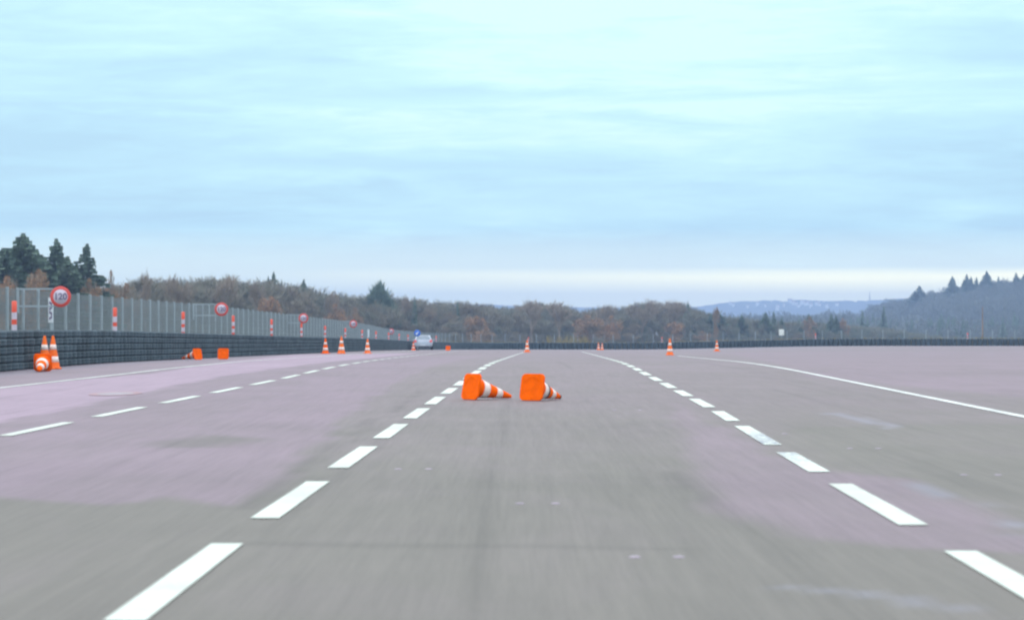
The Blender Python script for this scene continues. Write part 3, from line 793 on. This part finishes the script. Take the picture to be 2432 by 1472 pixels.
# ------------------------------------------------------------------ trees
def bare_np(seed, h=12.0, spread=.5, tw=.034):
    """leafless tree: forking limbs down to fine upright twigs, as quads"""
    rnd = random.Random(seed); V_, Q_ = [], []
    def quad(p, q, r0, r1, side=None):
        d_ = (q - p); 
        for k in range(2 if r0 > .06 else 1):
            a = rnd.uniform(0, math.pi) if k == 0 else a + math.pi / 2
            u = d_.normalized().orthogonal().normalized(); u = Matrix.Rotation(a, 3, d_.normalized()) @ u
            b_ = len(V_); V_.extend([p - u * r0, p + u * r0, q + u * r1, q - u * r1]); Q_.append((b_, b_ + 1, b_ + 2, b_ + 3))
    def grow(p, d_, L, r, lv):
        q = p + d_ * L
        quad(p, q, r, r * .65)
        if lv >= 5: return
        n = (4, 4, 4, 4, 4)[lv]
        for i in range(n):
            a = i * 2.4 + rnd.uniform(-.5, .5) + lv
            sp = spread * rnd.uniform(.5, 1.25)
            u = d_.orthogonal().normalized(); u = Matrix.Rotation(a, 3, d_) @ u
            nd = (d_ + u * sp + Vector((0, 0, .22))).normalized()
            st = p + d_ * L * rnd.uniform(.55 if lv else .45, 1.0)
            grow(st, nd, L * rnd.uniform(.58, .80), max(r * .52, tw), lv + 1)
    grow(Vector((0, 0, 0)), Vector((rnd.uniform(-.05, .05), rnd.uniform(-.05, .05), 1)).normalized(), h * .30, h * .018, 0)
    V_ = np.array([tuple(v) for v in V_]); V_ *= h / V_[:, 2].max()
    return V_, np.array(Q_)
def fir_np(seed, h=15.0, w=4.5, ragged=.35, gap=0.0):
    rnd = random.Random(seed); V_, Q_ = [], []
    def quad(a, b_, c, d_):
        k = len(V_); V_.extend([a, b_, c, d_]); Q_.append((k, k + 1, k + 2, k + 3))
    z = h * .06; nlev = 30
    for l in range(nlev):
        t = l / (nlev - 1); zz = z + (h * .97 - z) * t
        rad = w * (1 - t) ** .9 * (1 - .35 * math.exp(-((t) / .08) ** 2)) + .12
        nb_ = int(18 - 9 * t)
        for k in range(nb_):
            if rnd.random() < gap: continue
            a = rnd.uniform(0, 2 * math.pi); L = rad * rnd.uniform(1 - ragged, 1 + ragged * .6)
            dr = rnd.uniform(.10, .32); up = rnd.uniform(.0, .12)
            for s_ in range(7):
                f0 = s_ / 7; f1 = (s_ + 1.6) / 7
                def P(f): return Vector((math.cos(a) * L * f, math.sin(a) * L * f, zz - dr * L * f + up * L * f * f))
                p, q = P(f0), P(min(f1, 1.05)); side = Vector((-math.sin(a), math.cos(a), 0))
                ww = (.16 + .42 * L * .35 * (1 - abs(f0 - .45))) * rnd.uniform(.6, 1.2)
                hang = Vector((0, 0, -rnd.uniform(.25, .75) * (.5 + .12 * w)))
                quad(p - side * ww, p + side * ww * .6, q + side * ww, q - side * ww * .5)
                quad(p, q, q + hang + side * rnd.uniform(-.2, .2), p + hang + side * rnd.uniform(-.2, .2))
    V_ = np.array([tuple(v) for v in V_]); return V_, np.array(Q_)
def leafy_np(seed, h=9.0, w=3.6, n=2600, ls=.22):
    rnd = random.Random(seed); rs = np.random.RandomState(seed)
    cl_ = [(rnd.uniform(-.7, .7) * w, rnd.uniform(-.7, .7) * w, h * rnd.uniform(.30, .85), rnd.uniform(.22, .42) * w) for _ in range(20)]
    cl_ += [(rnd.uniform(-.25, .25) * w, 0, h * .93, .22 * w)]
    ci = rs.randint(0, len(cl_), n); c = np.array(cl_)[ci]
    d_ = rs.normal(size=(n, 3)); d_ /= np.linalg.norm(d_, axis=1)[:, None]
    P = c[:, :3] + d_ * (c[:, 3] * rs.uniform(.35, 1.05, n) ** .6)[:, None]
    P[:, 2] = np.clip(P[:, 2], .4, h)
    u = rs.normal(size=(n, 3)); u /= np.linalg.norm(u, axis=1)[:, None]
    w_ = np.cross(u, rs.normal(size=(n, 3))); w_ /= np.linalg.norm(w_, axis=1)[:, None]
    s_ = (ls * rs.uniform(.5, 1.2, n))[:, None]
    V_ = np.stack([P - u * s_, P + w_ * s_ * .6, P + u * s_, P - w_ * s_ * .6], 1).reshape(-1, 3)
    return V_, np.arange(4 * n).reshape(-1, 4)
bares = [bare_np(10 + i, 12.0, (.42, .5, .58, .46, .55, .38, .5)[i]) for i in range(7)]
firs = [fir_np(30 + i, 15.0, (4.2, 3.4, 3.0, 3.8)[i], .35, (.0, .05, .30, .1)[i]) for i in range(4)]
leafs = [leafy_np(50 + i) for i in range(3)]

def scatter(name, items, label, matl, mats=None):
    """items: (kind, x, y, z, sx, sz, rot, tint) merged into one mass"""
    VV, QQ, TT, n0 = [], [], [], 0
    for k, x, y, z, sx, sz, ro, ti in items:
        v, q = k; c, s_ = math.cos(ro), math.sin(ro)
        VV.append(np.column_stack([(v[:, 0] * c - v[:, 1] * s_) * sx + x, (v[:, 0] * s_ + v[:, 1] * c) * sx + y, v[:, 2] * sz + z]))
        QQ.append(q + n0); TT.append(np.full(len(v), ti)); n0 += len(v)
    o_ = link_mesh(name, np_mesh(name, np.concatenate(VV), np.concatenate(QQ), matl, {'tint': np.concatenate(TT)}))
    tag(o_, label, 'woodland', kind='stuff'); return o_

# top edge of the leafless wood in the photograph, and how far away its edge stands
_sk = lambda a: np.column_stack([a[:, 0], a[:, 1] - 8 * np.interp(a[:, 0], [380, 560, 1060, 1200], [0, 1, 1, .4])])
SKY = _sk(np.array([(-300, 600), (-60, 625), (0, 648), (60, 650), (150, 655), (240, 668), (300, 664), (345, 648), (380, 662), (440, 658), (500, 657), (560, 656), (578, 670), (600, 676), (640, 664), (690, 672), (730, 682), (760, 694), (800, 697), (840, 708), (870, 700), (905, 694), (940, 712), (960, 704), (985, 712), (1020, 720), (1060, 716), (1095, 717), (1140, 722), (1190, 727), (1225, 722), (1262, 716), (1295, 718), (1335, 716), (1372, 734), (1405, 731), (1440, 725), (1475, 729), (1500, 718), (1535, 714), (1575, 718), (1612, 715), (1640, 726), (1668, 735), (1700, 746), (1740, 752), (1780, 756), (1830, 758), (1880, 762), (1930, 762), (1980, 768), (2040, 772), (2100, 776), (2140, 782), (2190, 792), (2260, 798), (2400, 801), (2700, 803)], float))
def edgeD(px): return np.interp(px, [-300, 0, 300, 600, 1000, 1400, 1700, 2200, 2700], [300, 325, 380, 450, 560, 620, 680, 760, 800])
rs = np.random.RandomState(5)
parts = {'left': [], 'mid': [], 'right': []}
for row in range(9):
    px = -330 + rs.uniform(0, 20)
    while px < 2520:
        D = float(edgeD(px)) + row * 7.5 + rs.uniform(-3, 3)
        X = PX(px, D); g0 = float(gz(X, D)); s_ = F / D
        top = np.interp(px, SKY[:, 0], SKY[:, 1])
        hgt = (762 - top) / s_ - g0
        front = row < 3
        f = rs.uniform(.42, .78) if row == 0 else rs.uniform(.6, .92) if front else rs.uniform(.88, 1.03)
        hh = max(hgt * f, 1.2)
        k = bares[rs.randint(7)]
        reg = 'left' if px < 760 else 'mid' if px < 1650 else 'right'
        tint = np.clip(rs.normal(.5, .11), 0, .9)
        if px > 1650: tint -= .2
        if px < 330: tint += .1
        parts[reg].append((k, X, D, g0 - .3, hh / 12 * rs.uniform(.9, 1.3), hh / 12, rs.uniform(0, 6), tint))
        if row < 3:   # undergrowth at the foot of the wood
            hb = hgt * rs.uniform(.2, .42)
            parts[reg].append((k, X + rs.uniform(-2, 2), D - 2, g0 - hb * .35, hb / 12 * 2.4, hb / 12 * 1.3, rs.uniform(0, 6), tint + rs.uniform(0, .12)))
        px += rs.uniform(.75, 1.25) * (24 if row < 4 else 20) * np.interp(hh, [2, 12], [.6, 1.1])
scatter('woodland', parts['left'], 'grey brown leafless wood behind the left fence', M_WOOD)
scatter('woodland', parts['mid'], 'grey leafless wood beyond the far tyre wall', M_WOOD)
scatter('woodland', parts['right'], 'low greenish wood in front of the blue hills', M_WOOD)

# --- single trees one can tell apart
def mesh_of(name, vq, matl): 
    return np_mesh(name, vq[0], vq[1], matl)
fir_me = [mesh_of('fir_crown', f, M_FIR) for f in firs]
bare_me = [mesh_of('bare_crown', f, M_BARE) for f in bares[:4]]
rust_me = [mesh_of('rust_crown', f, M_RUST) for f in leafs]
skel_me = [mesh_of('limbs', bares[4], M_BARE)]
def place(name, me, hm, wm, px, ytop, wpx, D, label, cat, group, ybase=None, trunk=M_BARK):
    X = PX(px, D); g0 = float(gz(X, D)) if ybase is None else (762 - ybase) / (F / D); s_ = F / D
    h = (762 - ytop) / s_ - g0
    t = empty(name, (X, D, g0), random.uniform(0, 6), label, cat, group)
    o_ = link_mesh('crown', me, t); o_.scale = (wpx / s_ / wm, wpx / s_ / wm, h / hm)
    MB().tube((0, 0, -.3), (0, 0, h * .93), max(.012 * h, .12), .03, 7).build('trunk', trunk, t)
    return t
CON = [(55, 553, 300, 318, 0, 'tallest and broadest dark fir at the left border'), (8, 588, 260, 312, 3, 'dark fir cut by the left border'), (98, 604, 190, 322, 1, 'lower dark fir between the two tallest on the left'), (134, 566, 180, 326, 1, 'second tall fir from the left border'), (160, 608, 200, 318, 3, 'bushy dark fir at the foot of the second tall fir'), (206, 578, 160, 334, 2, 'loose slender spruce, rightmost of the tall left group'),
       (650, 645, 66, 520, 1, 'thin dark conifer tip over the wood, left of the third speed sign'), (637, 655, 44, 524, 2, 'small conifer tip just left of the thin dark tip'), (722, 662, 84, 528, 0, 'pointed dark conifer directly above the third speed sign'), (985, 702, 22, 560, 1, 'short dark conifer tip above the car'), (1087, 711, 20, 585, 0, 'small dark conifer tip right of the car'),
       (1634, 720, 40, 660, 3, 'broad dark conifer at the right end of the bare wood'), (1706, 737, 64, 650, 0, 'dark green fir left in front of the blue hill'), (1688, 745, 40, 655, 1, 'small fir leaning on the dark green fir'), (1762, 748, 40, 690, 1, 'fir under the left part of the distant hill'), (1818, 742, 44, 700, 3, 'round topped fir above and left of the white square sign'), (1838, 739, 20, 705, 2, 'slim fir directly right of the round topped fir'), (1857, 753, 26, 705, 0, 'small fir above the white square sign'), (1921, 746, 44, 720, 3, 'dark fir right of the white square sign'), (1974, 746, 30, 730, 1, 'left one of a pair of firs under the radio mast'), (1986, 750, 30, 735, 0, 'right one of a pair of firs under the radio mast'),
       (2048, 735, 24, 1000, 3, 'bluish conifer left of the tall blue one before the hill'), (2099, 724, 26, 1000, 1, 'tall bluish conifer standing alone at the foot of the hill'), (2060, 750, 20, 900, 2, 'small bluish conifer between two taller ones before the hill')]
for px, yt, w, D, k, lab in CON:
    if 1600 < px < 2040: D, w, yt = float(edgeD(px)) + 9, w * 1.35, yt - 1
    place('fir_tree', fir_me[k], 14.6, 1.6 * (4.2, 3.4, 3.0, 3.8)[k], px, yt, w, D, lab, 'fir tree', 'dark firs standing out of the wood')
# round pine above the middle of the left wood
rp = np.random.RandomState(4); npn = 5200
tp = rp.uniform(0, 1, npn); rr = (1 - tp ** 1.5) ** .8 * rp.uniform(.25, 1.0, npn) ** .5 * 4.0; ta = rp.uniform(0, 6.283, npn)
lobes = 1 + .22 * np.sin(ta * 5 + tp * 7) + .12 * np.sin(ta * 9 + tp * 17)
Pp = np.column_stack([rr * lobes * np.cos(ta), rr * lobes * np.sin(ta), 4.5 + 7.3 * tp - .25 * rr * (1 - tp)])
dd = np.column_stack([np.cos(ta) * (.2 + .8 * rr / 4), np.sin(ta) * (.2 + .8 * rr / 4), np.full(npn, .8)]) * (rp.uniform(.25, .8, npn) * (1 + 1.6 * (rp.rand(npn) < .12)))[:, None]
ss = np.column_stack([rp.normal(size=npn), rp.normal(size=npn), rp.normal(size=npn) * .3]) * .10
pine = (np.stack([Pp - ss, Pp + ss, Pp + dd + ss * .4, Pp + dd - ss * .4], 1).reshape(-1, 3), np.arange(4 * npn).reshape(-1, 4))
place('pine_tree', mesh_of('pine_crown', pine, M_FIR), 12.3, 8.0, 900, 675, 92, 548, 'round dark pine rising over the wood left of the car', 'pine tree', None)
RU = [(85, 640, 86, 305, 'rust brown tree in front of the tallest firs'), (20, 655, 80, 300, 'rust brown bushy tree at the left border'), (264, 642, 34, 352, 'slim orange brown tree right of the loose spruce'), (215, 662, 60, 318, 'low rust tree at the foot of the loose spruce'), (300, 672, 60, 340, 'dull rust tree left of the first bare treetops'), (643, 704, 66, 430, 'rust coloured tree left of the third speed sign'), (795, 722, 60, 480, 'rust coloured tree between third and fourth speed signs'), (843, 730, 46, 490, 'rust coloured tree above the fourth speed sign'), (1132, 750, 70, 540, 'orange brown tree above the tiny toppled cone'), (1155, 778, 60, 530, 'low rust shrub right below the orange brown tree'), (1400, 748, 84, 590, 'broad rust tree above the two small cones'), (1452, 750, 50, 594, 'small rust tree right of the broad one'), (1600, 764, 60, 640, 'faint rust tree above the large right cone'), (1702, 729, 20, 652, 'orange treetop behind the dark green fir'), (1668, 786, 40, 640, 'low rust shrub between the two right cones'), (1922, 752, 34, 712, 'rust treetop right of the white square sign'), (2003, 755, 28, 735, 'small orange treetop under the blue hill')]
for px, yt, w, D, lab in RU:
    t = place('autumn_tree', rust_me[int(px) % 3], 9, 7.4, px, yt, w, D, lab, 'autumn tree', 'rust leaved trees in the wood', trunk=M_BARE)
    o_ = link_mesh('limb', skel_me[0], t); h = ((762 - yt) / (F / D) - float(gz(PX(px, D), D))); o_.scale = (w / (F / D) / 9, w / (F / D) / 9, h / 12)
BA = [(345, 634, 60, 384, 'bare tree with twin tops right of the orange brown tree'), (430, 648, 90, 400, 'broad bare crown left of the second speed sign'), (535, 648, 80, 430, 'broad bare crown above the second speed sign'), (612, 658, 60, 445, 'bare crown in the dip left of the thin conifer tip'), (795, 680, 40, 500, 'upright bare tree left of the round pine'), (780, 688, 30, 495, 'short bare tree left of the upright one'), (962, 697, 36, 560, 'fan shaped bare tree right of the round pine'), (1262, 708, 90, 590, 'bare crown above the central upright cone'), (1328, 708, 90, 595, 'rounded bare crown left of the notch in the treetops'), (1525, 707, 100, 640, 'wide fan of bare twigs left of the large right cone'), (1598, 709, 80, 645, 'bare crown above the large right cone'), (1435, 719, 70, 620, 'low bare crown right of the notch in the treetops')]
for i, (px, yt, w, D, lab) in enumerate(BA):
    place('bare_tree', bare_me[i % 4], 12, 8.5, px, yt, w, D, lab, 'bare tree', 'bare trees standing out of the wood', trunk=M_BARE)

# dry grass tufts behind the far tyre wall
gr = MB(); rg = random.Random(3)
FG = offset(wall[corner:], 3.0)
n_g = 2600
VV = np.empty((n_g * 4, 3)); 
for i in range(n_g):
    k = rg.randrange(len(FG)); x, y = FG[k]; y += rg.uniform(0, 9); x += rg.uniform(-.3, .3)
    pxg = 1216 + F * x / y; tall = 1.0 + (.75 if 1300 < pxg < 1400 else 0)
    h = rg.uniform(.55, 1.1) * tall; lean = rg.uniform(-.3, .3); w = rg.uniform(.03, .10); g0 = float(gz(x, y))
    VV[4 * i:4 * i + 4] = [(x - w, y, g0), (x + w, y, g0), (x + w * .4 + lean, y + .1, g0 + h), (x - w * .4 + lean, y + .1, g0 + h)]
tag(link_mesh('dry_grass', np_mesh('dry_grass', VV, np.arange(4 * n_g).reshape(-1, 4), foliage('dry_grass', (.16, .13, .07), (.33, .27, .13)))), 'yellowish dry grass along the foot of the far fence', 'grass', kind='stuff')

# brown pole to the right
Y = 345.0; X = PX(2333.5, Y); g0 = float(gz(X, Y))
t = empty('wooden_pole', (X, Y, g0), 0, 'thin brown pole standing in front of the wooded hill', 'pole')
MB().tube((0, 0, 0), (0, 0, (762 - 728) / (F / Y) - g0), .15, .06, 8).build('shaft', M_POLE, t)

# ------------------------------------------------------------------ wooded hill on the right
hp = np.array([(1650, 792), (1850, 790), (1960, 782), (2040, 793), (2100, 781), (2150, 752), (2180, 742), (2230, 738), (2262, 730), (2330, 713), (2432, 700), (2600, 680), (2900, 650), (3600, 640)], float)
HD = 1600.0
def hill_z(x, y):
    px = 1216 + F * x / HD
    top = (762 - np.interp(px, hp[:, 0], hp[:, 1])) / (F / HD)
    t = sstep((y - 1020) / 560.0)
    b_ = gz(x, y)
    fall = 1 - .35 * sstep((y - 1700) / 500)
    return b_ + (top - b_) * t * fall + 1.2 * np.sin(x * .045) * np.sin(y * .03) * t
hx = np.linspace(60, 900, 140); hy = np.linspace(1000, 2300, 80); HX, HY = np.meshgrid(hx, hy); HZ = hill_z(HX, HY)
HZ[0, :] -= 2; n_x = len(hx)
I, J = np.meshgrid(np.arange(n_x - 1), np.arange(len(hy) - 1)); b0 = (J * n_x + I).ravel()
M_HILL = mat('hill_soil', (.09, .085, .08), .95, 0, .25, .02)
tag(link_mesh('hill', np_mesh('hill', np.stack([HX.ravel(), HY.ravel(), HZ.ravel()], 1), np.stack([b0, b0 + 1, b0 + n_x + 1, b0 + n_x], 1), M_HILL, smooth=True)), 'wooded hill rising to the right', kind='structure')
def bare_small(seed):
    rs_ = np.random.RandomState(seed); n = 210
    th = rs_.uniform(0, 2 * np.pi, n); r = 3.6 * np.sqrt(rs_.uniform(0, 1, n)); z = 3 + 8.5 * rs_.uniform(0, 1, n) ** .7 * np.sqrt(np.clip(1 - (r / 4.2) ** 2, 0.05, 1))
    P = np.column_stack([r * np.cos(th), r * np.sin(th), z]); d_ = np.column_stack([.35 * np.cos(th), .35 * np.sin(th), np.ones(n)]) * rs_.uniform(.5, 1.4, n)[:, None]
    s_ = np.column_stack([rs_.normal(size=n), rs_.normal(size=n), np.zeros(n)]) * .17
    V_ = np.stack([P - s_, P + s_, P + d_ + s_ * .3, P + d_ - s_ * .3], 1).reshape(-1, 3)
    tr = np.array([(-.2, 0, 0), (.2, 0, 0), (.12, 0, 8), (-.12, 0, 8)], float)
    return np.concatenate([tr, V_]), np.arange(4 * (n + 1)).reshape(-1, 4)
bs = [bare_small(k) for k in range(4)]
def fir_small(seed):
    return fir_np(seed, 15, 3.2, .3, .0)
fs_ = [(lambda v, q: (v[:], q[::3]))(*fir_small(91 + k)) for k in range(2)]
items, fitems = [], []
rs = np.random.RandomState(11)
for _ in range(9000):
    y = rs.uniform(1030, 1780); x = rs.uniform(100, 250 + y * .24)
    px = 1216 + F * x / y
    if px > 2560 or px < 1640: continue
    z = float(hill_z(x, y))
    cl_ = math.sin(x * .05 + 2) * math.sin(y * .013 + x * .02)
    if rs.rand() < (.35 if (y < 1230 and 2225 < px < 2420 and cl_ > -.3) else .1 if (y < 1250 and cl_ > .1) else .012 if y < 1480 else .0):
        k = rs.uniform(.6, 1.0); fitems.append((fs_[rs.randint(2)], x, y, z - .5, k, k, rs.uniform(0, 6), 0))
    else:
        k = rs.uniform(.55, .95) * (1.3 if rs.rand() < .06 else 1); items.append((bs[rs.randint(4)], x, y, z - .5, k * 1.15, k, rs.uniform(0, 6), np.clip(rs.normal(.5, .15), 0, .85)))
scatter('hillside_wood', items, 'bluish bare wood covering the right hill', M_HWOOD)
scatter('hillside_firs', fitems, 'scattered blue green conifers low on the right hill', M_FIR)
for px, yt, w, lab in [(2183, 678, 46, 'pointed conifer at the left end of the hill crest'), (2167, 699, 18, 'small conifer left of the pointed one on the hill crest'), (2262, 655, 34, 'single pointed conifer on the hill crest left of a pair'), (2296, 651, 34, 'left conifer of the dense pair on the hill crest'), (2306, 656, 26, 'right conifer of the dense pair on the hill crest'), (2319, 657, 18, 'small conifer between the pair and the tallest crest conifer'), (2343, 643, 36, 'tallest conifer on the hill crest'), (2371, 655, 16, 'tiny conifer right of the tallest crest conifer'), (2413, 647, 26, 'conifer on the crest near the right border'), (2432, 650, 26, 'conifer on the crest cut by the right border')]:
    x = PX(px, HD); place('fir_tree', fir_me[(0, 1, 3)[int(px) % 3]], 14.6, 6.8, px, yt, w * 1.55, HD, lab, 'fir tree', 'conifers on the crest of the right hill', ybase=762 - (float(hill_z(x, HD)) - .5) * F / HD)

# ------------------------------------------------------------------ far blue hills with a village
FD = 5200.0
fp = np.array([(-1500, 735), (300, 730), (1000, 728), (1140, 724), (1300, 730), (1500, 734), (1600, 733), (1660, 730), (1700, 723), (1760, 717), (1840, 715), (1868, 719), (1878, 713), (1960, 717), (2040, 716), (2100, 713), (2200, 708), (2400, 712), (3600, 715)], float)
rs = np.random.RandomState(8)
fx = np.linspace(-2400, 2400, 900); fy = np.concatenate([np.linspace(4300, 5200, 60), np.linspace(5220, 6000, 12)]); FX, FY = np.meshgrid(fx, fy)
def far_z(x, y):
    px = 1216 + F * x / FD; top = (762 - np.interp(px, fp[:, 0], fp[:, 1])) / (F / FD) - 3
    return -12 + (top + 12) * sstep((y - 4300) / 900.0) * (1 - .3 * sstep((y - 5200) / 800))
FZ = far_z(FX, FY) + 5.5 * rs.rand(*FX.shape) * sstep((FY - 4320) / 100)
FZ[0, :] = -16; n_x = len(fx)
I, J = np.meshgrid(np.arange(n_x - 1), np.arange(len(fy) - 1)); b0 = (J * n_x + I).ravel()
M_FAR = mat('far_wood', (.05, .05, .055), .95, 0, .3, .012)
tag(link_mesh('far_hills', np_mesh('far_hills', np.stack([FX.ravel(), FY.ravel(), FZ.ravel()], 1), np.stack([b0, b0 + 1, b0 + n_x + 1, b0 + n_x], 1), M_FAR)), 'long blue wooded ridge on the horizon', kind='structure')
M_HW = mat('house_wall', (.72, .72, .72), .8, 0, .05, .1); M_HR = mat('house_roof', (.30, .17, .15), .9, 0, .1, .1)
HS = [(1735, 728, 7), (1742, 731, 6), (1775, 735, 6), (1799, 729, 7), (1818, 733, 5), (1847, 736, 7), (1876, 724, 10), (1884, 727, 8), (1890, 730, 8), (1897, 734, 6), (1905, 726, 9), (1913, 729, 7), (1918, 726, 6), (1926, 733, 8), (1941, 728, 8), (1947, 731, 6), (1964, 734, 7), (1988, 731, 7), (1846, 741, 7), (1862, 731, 5)]
hl = ['leftmost white house on the far ridge', 'small white house beside the leftmost one on the ridge', 'low white house between the left pair and the middle houses', 'white house on the ridge, fourth from the left', 'tiny white house on the ridge, fifth from the left', 'white house halfway down the ridge above the square sign', 'largest white house at the left of the village cluster', 'white house just right of the largest one', 'third white house of the village cluster', 'small white house lowest in the village cluster', 'second largest white house, middle of the village', 'white house right of the middle of the village', 'small white house highest right in the village cluster', 'white house lower right of the village cluster', 'white house left in the right pair of the village', 'small white house right in the right pair of the village', 'white house apart to the right of the village', 'rightmost white house on the far ridge', 'lowest white house on the ridge, directly above the square sign', 'tiny white house left of the village cluster']
for (px, py, w), lab in zip(HS, hl):
    zt = 762 - py; Yh = 4300.0
    for _ in range(400):
        if float(far_z(PX(px, Yh), Yh)) >= zt / (F / Yh) : break
        Yh += 2.3
    Yh = min(Yh, 5180); X = PX(px, Yh); z0 = float(far_z(X, Yh)) + 1.0
    hw = w / (F / Yh) / 2; t = empty('house', (X, Yh, z0), R((px * 37) % 30 - 15), lab, 'house', 'white village houses on the far ridge')
    MB().box((0, 0, hw * .6 + 1), (hw, hw * .8, hw * .6 + 3)).build('wall', M_HW, t)
    zt_ = hw * 1.2 + 4.02; a = MB(); a.add([(-hw * 1.08, -hw * .9, zt_), (hw * 1.08, -hw * .9, zt_), (hw * 1.08, hw * .9, zt_), (-hw * 1.08, hw * .9, zt_), (-hw * 1.08, 0, zt_ + hw * .6), (hw * 1.08, 0, zt_ + hw * .6)], [(0, 1, 5, 4), (2, 3, 4, 5), (1, 2, 5), (3, 0, 4), (0, 3, 2, 1)]); a.build('roof', M_HR, t)
def mast(px, yt, D, h0, label):
    X = PX(px, D); zt = (762 - yt) / (F / D); zb = float(far_z(X, D)); t = empty('radio_mast', (X, D, zb), 0, label, 'radio mast')
    mb = MB(); H_ = zt - zb; w0 = 1.6
    cs = [(1, 1), (-1, 1), (-1, -1), (1, -1)]; n = 9
    for k in range(n):
        a, b_ = k / n, (k + 1) / n
        for q in range(4):
            c, c2 = cs[q], cs[(q + 1) % 4]; wa, wb = w0 * (1 - a * .7), w0 * (1 - b_ * .7)
            mb.tube((c[0] * wa, c[1] * wa, H_ * a), (c[0] * wb, c[1] * wb, H_ * b_), .28, n=5)
            mb.tube((c[0] * wa, c[1] * wa, H_ * a), (c2[0] * wb, c2[1] * wb, H_ * b_), .15, n=4)
    mb.build('lattice', mat('mast_steel', (.22, .12, .12), .7), t)
    MB().tube((0, 0, H_), (0, 0, H_ + 6), .25, n=5).build('antenna', M_DIGIT, t)
mast(2065.5, 697, 5190, 20, 'thin radio mast standing on the far blue ridge')

# ------------------------------------------------------------------ haze
hz = MB().box((0, 2950, 23.5), (4500, 3150, 45.5)).build('haze', None)
mh = bpy.data.materials.new('haze'); mh.use_nodes = True; nt = mh.node_tree; nt.nodes.clear()
out = nn(nt, 'ShaderNodeOutputMaterial'); pv = nn(nt, 'ShaderNodeVolumePrincipled')
pv.inputs['Color'].default_value = (.38, .525, .82, 1); pv.inputs['Density'].default_value = 3.0e-4; pv.inputs['Anisotropy'].default_value = 0.0
link(nt, pv.outputs[0], out.inputs['Volume'])
hz.data.materials.clear(); hz.data.materials.append(mh)
tag(hz, 'thin bluish haze over the distance', kind='stuff')
